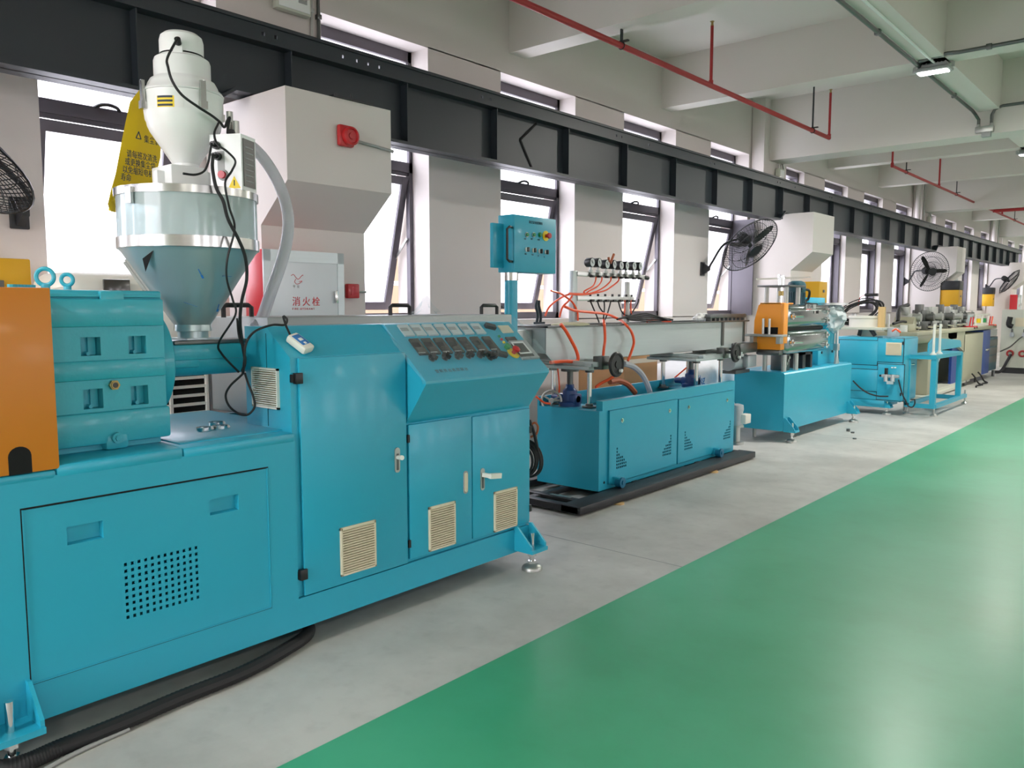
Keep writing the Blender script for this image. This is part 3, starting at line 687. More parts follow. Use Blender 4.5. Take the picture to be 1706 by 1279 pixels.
# flange, feed block, barrel
XA, ZX = -3.12, 1.187
fg = MB().lathe([(0, 0), (.201, 0), (.208, .006), (.208, .05), (.201, .056), (.11, .056), (.11, .085), (0, .085)], (XA, 1.40, ZX), (0, 1, 0), 40); fg.build('flange', 'cast', ex)
for i in range(10):
    t = 2*math.pi*i/10; MB().cyl((XA+.155*math.cos(t), 1.455, ZX+.155*math.sin(t)), (XA+.155*math.cos(t), 1.472, ZX+.155*math.sin(t)), .012, n=6).build('flange_bolt', 'cast', ex)
br = MB().cyl((XA, 1.44, ZX), (XA, 2.3, ZX), .068, n=28); br.box((XA-.07, 1.50, ZX), (XA+.078, 1.845, ZX+.062), .006); br.box((XA-.055, 1.50, ZX-.03), (XA+.072, 1.62, ZX+.02), .008)
br.build('barrel', 'cast', ex)
MB().box((XA-.075, 1.515, ZX+.062), (XA+.082, 1.86, ZX+.078), .003).build('feed_plate', 'dsteel', ex)
# stainless heat shield behind the cabinet with black handles
hs_ = MB().box((-3.62, 1.98, .905), (-3.12, 3.62, 1.352), .006); hs_.build('heat_shield', 'shield', ex)
for u in (398, 668, 816):
    c = at(u, 532, x=-3.34); h = MB()
    h.tube([(-3.34, c.y-.075, 1.35), (-3.34, c.y-.075, 1.395), (-3.34, c.y-.06, 1.405), (-3.34, c.y+.05, 1.405), (-3.34, c.y+.065, 1.395), (-3.34, c.y+.065, 1.35)], .011, 8, 1); h.build('shield_handle', 'black', ex)
# ================================================================ CONTROL CABINET on the extruder base
XC = -2.735
cb = thing('control_cabinet', 'teal electrical control cabinet with sloped instrument console on the extruder base', 'cabinet', (-2.9, 2.57, .22))
b = MB()
b.prism([(-3.06, .22), (XC, .22), (XC, 1.197), (-2.873, 1.297), (-2.90, 1.317), (-3.06, 1.317)], 'y', 1.83, 2.431)
b.build('body', 'teal', cb)
LIP, TOPC = Vector((-2.60, 0, 1.068)), Vector((-2.878, 0, 1.316))
cs = MB().prism([(-3.06, .22), (XC, .22), (XC, .868), (LIP.x, 1.055), (LIP.x, 1.068), (TOPC.x, TOPC.z), (-3.06, 1.317)], 'y', 2.434, 3.315)
cso = cs.build('console_body', 'teal', cb)
MB().box((-2.90, 1.8285, .91), (-2.8985, 1.8305, 1.29)).build('side_seam', 'dark', cb)
def door(y0, y1, z0, z1, name='door'):
    return MB().box((XC, y0, z0), (XE+.001, y1, z1), .0035).build(name, 'teal', cb)
d1 = door(1.862, 2.423, .222, 1.194); d2 = door(2.437, 2.851, .236, .862); d3 = door(2.857, 3.302, .238, .856)
for z in (1.115, .315): MB().box((XE-.012, 1.838, z-.022), (XE+.012, 1.872, z+.022), .003).box((XE-.02, 1.83, z-.016), (XE, 1.85, z+.016)).build('hinge', 'black', d1)
for z in (.80, .31): MB().box((XE-.005, 2.428, z-.018), (XE+.004, 2.44, z+.018)).build('hinge', 'black', d2)
for z in (.74, .31): MB().box((XE-.01, 3.298, z-.018), (XE+.004, 3.316, z+.018)).build('hinge', 'black', d3)
def vent(x, y0, y1, z0, z1, parent, m='cream', n=17):
    v = MB(); t = .010
    v.box((x, y0, z0), (x+.012, y0+t, z1), .002); v.box((x, y1-t, z0), (x+.012, y1, z1), .002); v.box((x, y0, z0), (x+.012, y1, z0+t), .002); v.box((x, y0, z1-t*1.3), (x+.012, y1, z1), .002)
    vo = v.build('vent_grille', m, parent)
    MB().box((x+.0005, y0+t, z0+t), (x+.0015, y1-t, z1-t)).build('filter_mat', 'creamdk', vo)
    s = MB(); p = (z1-z0-2.3*t)/n
    for i in range(n):
        z = z0+t+p*(i+.25); s.add([(x+.003, y0+t, z+p*.5), (x+.012, y0+t, z), (x+.012, y1-t, z), (x+.003, y1-t, z+p*.5), (x+.003, y0+t, z+p*.68), (x+.012, y0+t, z+p*.42), (x+.012, y1-t, z+p*.42), (x+.003, y1-t, z+p*.68)], [(0, 1, 2, 3), (4, 7, 6, 5), (1, 5, 6, 2), (0, 3, 7, 4), (0, 4, 5, 1), (3, 2, 6, 7)])
    so = s.build('slats', m, vo); so['kind'] = 'stuff'
    return vo
vent(XE, 2.040, 2.230, .258, .468, d1); vent(XE, 2.551, 2.726, .246, .460, d2); vent(XE, 3.010, 3.190, .240, .451, d3)
# side vent on the left wall of the cabinet
sv = MB(); y = 1.83; t = .008
xa, xb_, za, zb = -3.0, -2.812, .985, 1.150
sv.box((xa, y-.012, za), (xa+t, y, zb)); sv.box((xb_-t, y-.012, za), (xb_, y, zb)); sv.box((xa, y-.012, za), (xb_, y, za+t)); sv.box((xa, y-.012, zb-t), (xb_, y, zb))
svo = sv.build('vent_grille', 'whitepl', cb)
MB().box((xa+t, y-.002, za+t), (xb_-t, y-.0005, zb-t)).build('filter_mat', 'creamdk', svo)
s = MB(); p = (zb-za-2*t)/17
for i in range(17): s.box((xa+t, y-.012, za+t+p*i+p*.2), (xb_-t, y-.003, za+t+p*i+p*.68))
s.build('slats', 'whitepl', svo)['kind'] = 'stuff'
def lockplate(y, z, parent, lever=None):
    oval = [(y+.015*math.cos(t)*1.0, z+(.042 if math.sin(t) > 0 else -.042)+.015*math.sin(t)) for t in [2*math.pi*i/20+.001 for i in range(20)]]
    o = MB().prism(oval, 'x', XE, XE+.006).build('lock_plate', 'zinc' if lever != 'plain' else 'grey', parent)
    if lever == 'plain':
        MB().prism([(y+(q[0]-y)*.7, z+(q[1]-z)*.85) for q in oval], 'x', XE+.006, XE+.009).build('lever', 'cream', o)
    elif lever == 'knob':
        MB().box((XE+.004, y-.006, z-.045), (XE+.008, y+.006, z+.03)).build('slot', 'dsteel', o); MB().cyl((XE+.004, y, z+.012), (XE+.05, y-.012, z+.018), .009, .011, 12).build('lever', 'whitepl', o)
    else:
        MB().box((XE+.004, y-.007, z-.045), (XE+.008, y+.007, z+.02)).build('slot', 'dsteel', o)
        MB().bar((XE+.006, y, z+.024), (XE+.055, y+.016, z+.02), .018, .02).bar((XE+.045, y+.01, z+.02), (XE+.05, y+.085, z+.012), .018, .026).build('lever', 'whitepl', o)
p_ = at(661, 766, x=XE); lockplate(p_.y, p_.z, d1, 'knob')
p_ = at(775, 803, x=XE); lockplate(p_.y, p_.z, d2, 'plain')
p_ = at(803, 798, x=XE); lockplate(p_.y, p_.z, d3, 'tee')
# console instruments: on the sloping face
UU = Vector((0, 1, 0)); VD = (TOPC-LIP).normalized(); NN = UU.cross(VD)
if NN.x < 0: NN = -NN
def con(u, v, h=0.): return at(u, v, p=LIP+NN*h, n=NN)
def conbox(u, v, su, sv_, h, name, m, parent=None, base=0.):
    c = con(u, v, base); return MB().obox(c+NN*(h/2), UU, VD, su, sv_, h).build(name, m, parent or cso)
for i in range(7):
    t = i/6; u, v = 676+(796-676)*t, 551.5+(548.5-551.5)*t
    m_ = conbox(u, v, .062, .075, .008, 'digital_meter', 'meter'); c = con(u, v, .008)
    MB().obox(c+VD*.012, UU, VD, .046, .022, .002).build('meter_display', 'grey', m_)
for i in range(7):
    t = i/6; u, v = 697+(817-697)*t, 579+(574-579)*t
    m_ = conbox(u, v, .056, .104, .010, 'temperature_controller', 'lcd'); c = con(u, v, .010)
    MB().obox(c+VD*.018, UU, VD, .046, .030, .002).build('controller_display', 'black', m_)
    MB().obox(c-VD*.033, UU, VD, .042, .006, .002).build('controller_keys', 'grey', m_)
for u, v in ((719, 598.5), (741, 597), (762, 595.5), (780.5, 594), (799, 593.5), (816, 597)):
    c = con(u, v); k = MB().cyl(c, c+NN*.010, .016, n=18).build('selector_base', 'dsteel', cso)
    MB().obox(c+NN*.018, (UU+VD*.8), (VD-UU*.8), .042, .013, .020).obox(c+NN*.018, (UU-VD*.8), (VD+UU*.8), .042, .012, .018).build('selector_knob', 'black', k)
for u, v in ((817, 543.5), (819, 590.5), (836, 589.5)):
    MB().obox(con(u, v, .010), (UU-VD*.35), (VD+UU*.35), .062, .026, .02).build('rocker_switch', 'black', cso)
c = con(844, 579.5); MB().cyl(c, c+NN*.02, .017, n=18).build('start_button', 'green', cso)
c = con(855, 588.5); eb = MB().cyl(c, c+NN*.004, .036, n=24).build('emergency_ring', 'yellowring', cso)
MB().cyl(c, c+NN*.022, .012, n=14).lathe([(0, 0), (.018, 0), (.021, .006), (.02, .016), (.012, .020), (0, .020)], c+NN*.022, NN, 20).build('emergency_stop', 'red', eb)
conbox(842, 549, .085, .055, .006, 'rating_plate', 'cream')
m_ = conbox(853, 568, .075, .05, .008, 'small_meter', 'lcd')
m_ = conbox(872, 584, .135, .135, .012, 'inverter_keypad', 'grey'); c = con(872, 584, .012)
MB().obox(c+VD*.005, UU, VD, .105, .095, .003).build('keypad_screen', 'lcd', m_)
fr = MB()
for s_ in (-1, 1): fr.obox(c+UU*(s_*.045)+VD*.02+NN*.003, UU, VD, .008, .085, .003); fr.obox(c+VD*(.02+s_*.040)+NN*.003, UU, VD, .098, .008, .003)
fr.build('keypad_frame', 'label', m_)
for i in range(3): conbox(831+4*i, 561+5*i, .012, .012, .008, 'pilot_lamp', ('green', 'red', 'yellowring')[i])
lettering('塑料挤出机控制台', .022, 'inkgrey', cso, con(727, 620.5, .002), UU, VD, spacing=1.45)
for u, v in ((697, 556), (727, 555.5), (757, 554.5), (787, 553.5)): lettering('TEMP', .009, 'inkgrey', cso, con(u, v+8, .001), UU, VD, spacing=1.1)
# clear protective film lying over the console
nx_, ny_ = 90, 40; vs = []; fs = []
for i in range(nx_):
    for j in range(ny_):
        y = 2.40+.96*i/(nx_-1); s_ = -.012+(TOPC-LIP).length*1.06*j/(ny_-1)
        p = LIP+VD*s_+Vector((0, y, 0)); hgt = .028+.020*noise.noise(Vector((y*11, s_*13, 3)))+.016*abs(noise.noise(Vector((y*21, s_*21, 9))))
        if s_ < 0: p = LIP+Vector((.012, y, s_*.9)); hgt = .006+.006*noise.noise(Vector((y*15, 2, 2)))
        if i in (0, nx_-1): hgt *= .4
        vs.append(p+NN*hgt)
for i in range(nx_-1):
    for j in range(ny_-1): a = i*ny_+j; fs.append((a, a+1, a+ny_+1, a+ny_))
solo('plastic_film', MB().add(vs, fs), 'film', 'crinkled clear plastic film covering the sloped instrument console', 'film', loc=(-2.75, 2.88, 1.06), ang=80)
vs = []; fs = []
for i in range(12):
    for j in range(8):
        y = 3.0+.5*i/11-.02; r_ = j/7
        vs.append((-3.30+.05*noise.noise(Vector((i*.5, j*.5, 1))), 2.93+.26*i/11, 1.353+r_*(.10*math.exp(-((i-7)/2.6)**2)+.004)))
for i in range(11):
    for j in range(7): a = i*8+j; fs.append((a, a+1, a+9, a+8))
solo('plastic_film', MB().add(vs, fs), 'film', 'small peak of clear plastic film standing on the steel heat shield', 'film', ang=80)
# ---------------------------------------------------------------- hopper on the feed plate
HX, HY = -3.16, 1.655
hp = thing('hopper', 'round clear-walled material hopper with steel rims and cone above the extruder barrel', 'hopper', (HX, HY, 1.262))
def hz(v): return at(307, v, x=HX+.0).z
RD = .266
cone = MB().lathe([(.072, 1.325), (RD-.012, 1.612), (RD, 1.624), (RD, 1.640)], (HX, HY, 0), n=48); cone.lathe([(.072, 1.325), (.075, 1.30), (.060, 1.298), (.060, 1.263)], (HX, HY, 0), n=32); cone.box((HX-.085, HY-.07, 1.263), (HX+.085, HY+.085, 1.272))
cone.build('cone', 'filmsteel', hp)
rm = MB().lathe([(RD+.002, 1.624), (RD+.006, 1.626), (RD+.006, 1.668), (RD-.004, 1.670)], (HX, HY, 0), n=48).build('lower_rim', 'steel', hp)
MB().lathe([(RD, 1.667), (RD, 1.828)], (HX, HY, 0), n=48).build('clear_wall', 'acrylic', hp)
MB().lathe([(RD-.004, 1.824), (RD+.007, 1.826), (RD+.007, 1.855), (RD-.01, 1.859), (.12, 1.861), (0, 1.861)], (HX, HY, 0), n=48).build('lid_rim', 'steel', hp)
for a in (math.radians(-75), math.radians(105)):
    e_ = Vector((math.cos(a), math.sin(a), 0)); cl = MB().obox(Vector((HX, HY, 1.815))+e_*(RD+.012), Vector((0, 0, 1)), e_, .06, .012, .03).build('lid_catch', 'steel', hp)
a = math.radians(-112); e_ = Vector((math.cos(a), math.sin(a), 0))
rz = lambda z: .072+(RD-.084)*(z-1.325)/.287
MB().bar(Vector((HX, HY, 1.42))+e_*rz(1.42), Vector((HX, HY, 1.585))+e_*rz(1.585), .05, .012).bar(Vector((HX, HY, 1.43))+e_*(rz(1.43)+.012), Vector((HX, HY, 1.575))+e_*(rz(1.575)+.012), .022, .014).build('sight_window', 'zinc', hp)
a = math.radians(-70); e_ = Vector((math.cos(a), math.sin(a), 0)); q = Vector((HX, HY, 1.58))+e_*.25
MB().add([q+Vector((0, 0, .0)), q+Vector((.05, .02, .03)), q+Vector((.0, .01, -.05))], [(0, 1, 2)]).build('torn_film_corner', 'dark', hp)
for du, v, d_ in ((56, 460, (-1, 0)), (15, 456, (.4, -.7)), (-2, 507, (-1, .35)), (41, 513, (.3, -.6))):
    z = at(307+du, v, x=HX+.17).z; r_ = rz(z)+.0015; a = math.radians(-27.6)+math.asin(min(.95, du/415/r_))
    def cpos(da, dz): return Vector((HX+math.cos(a+da/r_)*(rz(z+dz)+.0015), HY+math.sin(a+da/r_)*(rz(z+dz)+.0015), z+dz))
    MB().bar(cpos(-d_[0]*.025, -d_[1]*.025), cpos(d_[0]*.02, d_[1]*.02), .003, .0015).bar(cpos(d_[0]*.024, d_[1]*.024), cpos(d_[0]*.008, d_[1]*.008), .010, .0015).build('film_arrow', 'lcdblue', hp)
# loader on top
LZ = 1.861; LX, LY = HX-.005, HY
ld = thing('vacuum_loader', 'white bell-shaped vacuum loader standing on the hopper lid', 'loader', (LX, LY, LZ))
hb = MB(); hb.box((LX-.09, LY-.10, LZ), (LX+.075, LY+.055, LZ+.092), .006); hb.box((LX-.02, LY-.04, LZ), (LX+.03, LY+.13, LZ+.085), .004); hb.cyl((LX, LY, LZ+.09), (LX, LY, LZ+.115), .05, n=24); hb.box((LX-.02, LY-.13, LZ+.01), (LX+.02, LY-.09, LZ+.07), .004)
hb.build('discharge_box', 'white', ld)
Z0 = LZ+.105
def zv(v): return at(304, v, x=HX).z-Z0
MB().lathe([(.046, 0), (.052, .004), (.130, zv(222)), (.139, zv(213)), (.141, zv(207)), (.146, zv(203)), (.149, zv(190)), (.149, zv(166)), (.152, zv(163)), (.152, zv(160.5))], (LX, LY, Z0), n=44).build('vacuum_chamber', 'white', ld)
mtop = MB().lathe([(.152, zv(160)), (.154, zv(158)), (.148, zv(154)), (.136, zv(150)), (.131, zv(144)), (.122, zv(137)), (.110, zv(134)), (.107, zv(132)), (.107, zv(106)), (.103, zv(101)), (.094, zv(98.5)), (.084, zv(98)), (.083, zv(95.5))], (LX, LY, Z0), n=44); mtop.build('motor_housing', 'white', ld)
MB().lathe([(.0795, zv(96)), (.0795, zv(92.5))], (LX, LY, Z0), n=36).build('air_gap', 'dark', ld)
MB().lathe([(.083, zv(93)), (.083, zv(71)), (.078, zv(63)), (.064, zv(58)), (.04, zv(55)), (0, zv(54))], (LX, LY, Z0), n=40).build('motor_cap', 'white', ld)
vd = Vector((.80, -.60, 0)).normalized(); sd = Vector((.60, .80, 0))
MB().obox(Vector((LX, LY, Z0+zv(92)))+vd*.083, Vector((0, 0, 1)), sd, .05, .035, .016).build('cable_gland_plate', 'white', ld)
gp = Vector((LX, LY, Z0+zv(84)))+vd*.09+sd*.004
MB().cyl(gp, gp+vd*.02+Vector((0, 0, .012)), .012, n=12).build('cable_gland', 'black', ld)
for a in (-1.0, .62, 2.2):
    e_ = (vd*math.cos(a)+sd*math.sin(a)); f_ = Vector((0, 0, 1)); q = Vector((LX, LY, Z0+zv(164)))+e_*.160
    MB().obox(q, f_, e_.cross(f_), .085, .022, .012).bar(q+Vector((0, 0, -.04))-e_*.01, q+Vector((0, 0, .045))+e_*.002, .008).obox(q-Vector((0, 0, .05)), f_, e_.cross(f_), .03, .028, .022).build('toggle_clamp', 'steel', ld)
def on_cyl(r, a0, a1, z0, z1, n=6):
    vs = []
    for i in range(n+1):
        a = a0+(a1-a0)*i/n; e_ = vd*math.cos(a)+sd*math.sin(a)
        for z in (z0, z1): vs.append(Vector((LX, LY, z))+e_*r)
    return vs, [(2*i, 2*i+2, 2*i+3, 2*i+1) for i in range(n)]
MB().add(*on_cyl(.1502, -.52, -.06, Z0+zv(192), Z0+zv(174))).build('warning_sticker', 'inkyel', ld)
for k_ in range(3): MB().add(*on_cyl(.1508, -.50, -.10, Z0+zv(190.5)+.0155*k_, Z0+zv(190.5)+.008+.0155*k_)).build('sticker_print', 'ink', ld)
MB().add(*on_cyl(.1502, -.06, .16, Z0+zv(192), Z0+zv(174))).build('data_sticker', 'label', ld)
# loader control box, turned towards the camera
qx = at(385, 270, y=1.72); bc = Vector((-3.02, 1.78, 0)); n1 = Vector((.5, -.866, 0)); u1 = Vector((.866, .5, 0))
kb = thing('loader_control_box', 'white control box with cable sockets and dark display beside the loader', 'control box', (bc.x, bc.y, 1.90))
zb0, zb1 = at(375, 318, x=bc.x).z+.0, at(375, 226, x=bc.x).z
MB().obox((bc.x, bc.y, (zb0+zb1)/2), u1, Vector((0, 0, 1)), .135, zb1-zb0, .115).build('housing', 'white', kb)
fc = Vector((bc.x, bc.y, 0))+n1*.0575
dcn = Vector((bc.x, bc.y, (zb0+zb1)/2))+u1*.068
MB().obox(dcn, n1, Vector((0, 0, 1)), .09, (zb1-zb0)*.86, .006).build('display_panel', 'lcd', kb)
for i in range(7): MB().obox(dcn+u1*.0035+Vector((0, 0, -.07+.022*i)), n1, Vector((0, 0, 1)), .06, .004, .001).build('display_print', 'grey', kb)
def fpt(dx, dz): return fc+u1*dx+Vector((0, 0, zb0+dz*(zb1-zb0)))
for dx, dz in ((-.035, .80), (-.03, .60)):
    q = fpt(dx, dz); MB().cyl(q, q+n1*.02, .016, n=14).cyl(q+n1*.02, q+n1*.04, .010, n=10).build('cable_socket', 'black', kb)
q = fpt(-.012, .27); MB().cyl(q, q+n1*.006, .022, n=18).build('fuse_ring', 'grey', kb); MB().cyl(q+n1*.006, q+n1*.018, .015, n=16).build('red_switch', 'redcab', kb)
q = fpt(-.02, .47); MB().obox(q, u1, Vector((0, 0, 1)), .03, .10, .003).build('socket_plate', 'grey', kb)
q = fpt(.035, .12); tri = [q-u1*.027+n1*.001-Vector((0, 0, .02)), q+u1*.027+n1*.001-Vector((0, 0, .02)), q+n1*.001+Vector((0, 0, .028))]
MB().add(tri, [(0, 1, 2)]).build('voltage_sticker', 'inkyel', kb)
MB().obox(q+n1*.0015+Vector((0, 0, .001)), u1, Vector((0, 0, 1)), .004, .022, .001).build('sticker_print', 'ink', kb)
MB().cyl((bc.x-.05, bc.y+.02, zb1), (bc.x-.05, bc.y+.02, zb1+.11), .013, n=10).cyl((bc.x-.02, bc.y+.03, zb1), (bc.x-.02, bc.y+.03, zb1+.07), .012, n=10).build('mounting_stud', 'steel', kb)
MB().cyl((bc.x-.01, bc.y-.0, zb1), (bc.x-.01, bc.y-.0, zb1+.03), .014, n=10).build('top_gland', 'black', kb)
# yellow dust bag hanging behind the loader
yb = thing('dust_bag', 'yellow cloth dust bag with dark printed warning hanging behind the vacuum loader', 'bag', (-3.3, 1.45, 1.8))
XYB = -3.36
prof = [((234, 147), (262, 145)), ((217, 170), (262, 170)), ((209, 205), (262, 205)), ((203, 232), (268, 232)), ((198, 262), (266, 262)), ((193, 290), (260, 290)), ((184, 318), (250, 318)), ((179, 340), (200, 340)), ((184, 352), (190, 352))]
A = []; NB = 10
for (l, r) in prof:
    pl, pr_ = at(l[0], l[1], x=XYB), at(r[0], r[1], x=XYB-.10)
    for i in range(NB+1):
        t = i/NB; p = pl.lerp(pr_, t); bul = .035*math.sin(math.pi*t)+.01*noise.noise(p*14); A.append((p, bul))
nd = Vector((.7, -.7, 0)); vs = [p+nd*b_ for p, b_ in A]+[p-nd*(b_+.004) for p, b_ in A]; n_ = NB+1; K = len(prof); fs = []
for s_ in (0, n_*K):
    for j in range(K-1):
        for i in range(NB): a = s_+j*n_+i; fs.append((a, a+1, a+n_+1, a+n_) if s_ == 0 else (a, a+n_, a+n_+1, a+1))
MB().add(vs, fs).build('bag_cloth', 'yellow', yb, 70)
bl = at(216, 252, x=XYB+.06); br_ = at(262, 262, x=XYB-.03)
Ub = (br_-bl).normalized(); Vb = (at(222, 215, x=XYB+.06)-bl); Vb = (Vb-Ub*Vb.dot(Ub)).normalized()
oB = lambda u, v: at(u, v, x=XYB+.075)
for s_, (u, v) in (('请每班次清洗', (211, 260)), ('或更换集尘袋', (208, 273)), ('以免缩短电机', (204, 286)), ('寿命', (201, 299))): lettering(s_, .032, 'ink', yb, oB(u, v), Ub, Vb, spacing=1.05)
lettering('集尘袋', .032, 'ink', yb, oB(240, 236), Ub, Vb, spacing=1.2)
q = oB(231, 227); tw = MB()
T3 = [q+Ub*(.018*math.cos(a))+Vb*(.018*math.sin(a)) for a in (math.pi/2, math.pi*7/6, math.pi*11/6)]
for i in range(3): tw.bar(T3[i], T3[(i+1) % 3], .003)
tw.build('warning_triangle', 'ink', yb)
# milky suction hose, from the loader round the hopper
solo('suction_hose', MB().tube([at(382, 236, x=-3.30), at(408, 238, x=-3.28), at(432, 256, x=-3.26), at(455, 288, x=-3.24), at(472, 325, x=-3.22), at(480, 362, x=-3.2), at(478, 400, x=-3.2), at(468, 440, x=-3.2), at(452, 485, x=-3.2), at(436, 530, x=-3.22), at(425, 545, x=-3.22)], .026, 14, 8), 'softhose', 'milky clear suction hose arching beside the hopper', 'hose', loc=(-3.22, 1.95, 1.33))
def cable(name, label, pts, r, m='rubber', cat='cable', n=6, sub=6, group=None, ridge=0.):
    mb = MB().tube(pts, r, n, sub, ridge=ridge); return solo(name, mb, m, label, cat, group)
g1 = [(gp+vd*.02+Vector((0, 0, .012)))]
cable('power_cable', 'black cable from the loader cap down to the control box top', g1+[at(u, v, x=xx) for u, v, xx in ((279, 96, -3.02), (280, 112, -3.0), (287, 135, -2.98), (303, 158, -2.97), (330, 178, -2.97), (352, 192, -2.98), (366, 203, -3.0), (374, 212, -3.0), (379, 200, -3.0), (383, 196, -3.0), (380, 210, -3.0), (379, 222, -3.02))], .005)
s0 = fpt(-.035, .80)+n1*.04; s1 = fpt(-.03, .60)+n1*.04
cable('power_cable', 'short black cable from the discharge box to the upper control box socket', [s0]+[at(u, v, x=-2.97) for u, v in ((350, 254), (347, 270), (340, 285), (325, 291), (305, 289))], .0045)
cable('power_cable', 'long black cable from the lower control box socket down past the hopper cone', [s1]+[at(u, v, x=xx) for u, v, xx in ((354, 280, -2.88), (360, 312, -2.86), (372, 335, -2.85), (380, 365, -2.85), (398, 400, -2.85), (409, 430, -2.86), (411, 465, -2.88), (403, 500, -2.9), (400, 530, -2.92), (402, 560, -2.95), (408, 600, -2.96), (404, 618, -2.98))], .0065)
cable('power_cable', 'second black cable hanging beside the hopper, over the extruder barrel', [at(u, v, x=xx) for u, v, xx in ((364, 205, -2.98), (357, 222, -2.94), (362, 240, -2.9), (378, 252, -2.88), (392, 268, -2.88), (386, 285, -2.88), (375, 305, -2.86), (382, 345, -2.85), (391, 380, -2.85), (379, 430, -2.85), (378, 465, -2.88), (388, 500, -2.9), (392, 525, -2.9), (365, 570, -2.98), (370, 590, -3.02), (398, 620, -3.0))], .0045)
cable('power_cable', 'black cable looping from the barrel over the side vent', [at(u, v, x=xx, ) for u, v, xx in ((395, 530, -2.95), (398, 560, -2.95), (408, 590, -2.93), (404, 620, -2.93), (402, 625, -2.93), (384, 642, -2.96), (376, 658, -2.98), (381, 675, -2.96), (396, 688, -2.92), (412, 691, -2.88), (424, 678, -2.86), (422, 660, -2.86), (414, 640, -2.88), (408, 622, -2.92))], .0045)
# handheld remote on the cabinet slope
rc = thing('remote_controller', 'white handheld controller with blue label lying on the cabinet slope', 'controller', tuple(at(500, 574, p=(-2.735, 0, 1.197), n=(.586, 0, .81))))
SN = Vector((.586, 0, .81)).normalized(); rcen = at(500, 572, p=Vector((-2.735, 0, 1.197))+SN*.02, n=SN)
ra = (at(515, 584, p=Vector((-2.735, 0, 1.197))+SN*.02, n=SN)-at(484, 560, p=Vector((-2.735, 0, 1.197))+SN*.02, n=SN)); La = ra.length; ra.normalize(); rb = SN.cross(ra)
def rbox(c, U, V, su, sv_, sn, bev):
    m_ = MB().box((-su/2, -sv_/2, -sn/2), (su/2, sv_/2, sn/2), bev); N = U.cross(V)
    for i, v in enumerate(m_.v): m_.v[i] = Vector(c)+U*v.x+V*v.y+N*v.z
    return m_
rbox(rcen, ra, rb, La, .062, .034, .010).build('case', 'whitepl', rc)
rbox(rcen+SN*.0175-ra*.004, ra, rb, La*.62, .042, .002, .0008).build('blue_label', 'lcdblue', rc)
rbox(rcen+SN*.0188+ra*.02, ra, rb, .012, .012, .002, .0008).build('key', 'label', rc); rbox(rcen+SN*.0188-ra*.005, ra, rb, .016, .02, .002, .0008).build('key', 'label', rc)
cable('controller_cable', 'black lead from the handheld controller over the cabinet to the barrel', [rcen-ra*La*.5, at(479, 548, x=-2.85), at(476, 541, x=-2.86), at(472, 527, x=-2.87), at(478, 532, x=-2.86), at(474, 541, x=-2.86), at(455, 541, x=-2.86), at(432, 548, x=-2.84), at(418, 558, x=-2.82), at(409, 575, x=-2.82), at(407, 600, x=-2.83), at(405, 622, x=-2.9)], .005)
for k_, (u, v, lab) in enumerate(((340, 716, 'leftmost of three steel hose clamps on the extruder bed'), (360, 707, 'rearmost of three steel hose clamps on the extruder bed'), (367, 713, 'rightmost steel hose clamp on the extruder bed, with its screw end out'))):
    c = at(u, v, z=.906); t = thing('hose_clamp', lab, 'clamp', (c.x, c.y, .9055), 'hose clamps on the bed')
    MB().lathe([(.030, 0), (.030, .012), (.0285, .012), (.0285, 0), (.030, 0)], (c.x, c.y, .9056), n=28).build('band', 'bright', t)
    MB().cyl((c.x+.02, c.y+.026, .912), (c.x-.002, c.y+.036, .912), .0055, n=8).build('screw', 'zinc', t)
cable('corrugated_conduit', 'thick black corrugated cable lying on the floor under the extruder', [at(u, v, z=.028) for u, v in ((-60, 1290), (30, 1274), (100, 1245), (200, 1205), (300, 1162), (400, 1122), (470, 1085), (512, 1056))]+[(-2.90, 1.98, .03), (-3.0, 1.95, .05), (-3.1, 1.85, .10)], .026, 'rubber', 'cable', 10, 26, ridge=.07)
cable('floor_cable', 'thin grey cable beside the thick corrugated cable on the floor', [at(u, v, z=.008) for u, v in ((60, 1290), (110, 1262), (160, 1238), (215, 1214))], .007, 'grey')
# air cooler behind the extruder
ac = thing('air_cooler', 'pale floor-standing air cooler with louvred front, behind the extruder', 'cooler', (-4.75, 2.1, 0))
MB().box((-5.0, 1.62, 0), (-4.5, 2.62, 1.50), .05).box((-5.0, 1.66, 1.40), (-4.52, 2.58, 1.585), .09, seg=4).build('body', 'whitepl', ac)
MB().box((-4.505, 1.86, 1.42), (-4.488, 2.0, 1.545), .003).build('display_window', 'lcd', ac)
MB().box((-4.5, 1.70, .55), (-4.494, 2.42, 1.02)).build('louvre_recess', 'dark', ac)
for i in range(9): MB().box((-4.495, 1.70, .56+.052*i), (-4.475, 2.42, .576+.052*i)).build('louvre', 'whitepl', ac)
for y in (1.95, 2.20, 2.42): MB().box((-4.492, y-.008, .54), (-4.472, y+.008, 1.03)).build('louvre_bar', 'whitepl', ac)
MB().box((-4.50, 2.44, .55), (-4.488, 2.60, 1.03), .004).build('side_panel', 'grey', ac)
ve = thing('motor', 'dark red motor on the floor between the air cooler and the heat shield', 'motor', (-4.3, 2.45, .8))
ve.location = (-4.1, 2.55, 0); OFF[ve.name] = Vector((-4.1, 2.55, 0))
MB().cyl((-4.25, 2.60, .93), (-3.95, 2.60, .93), .10, n=24).box((-4.2, 2.5, 0), (-4.0, 2.7, .86)).build('housing', 'redcab', ve)
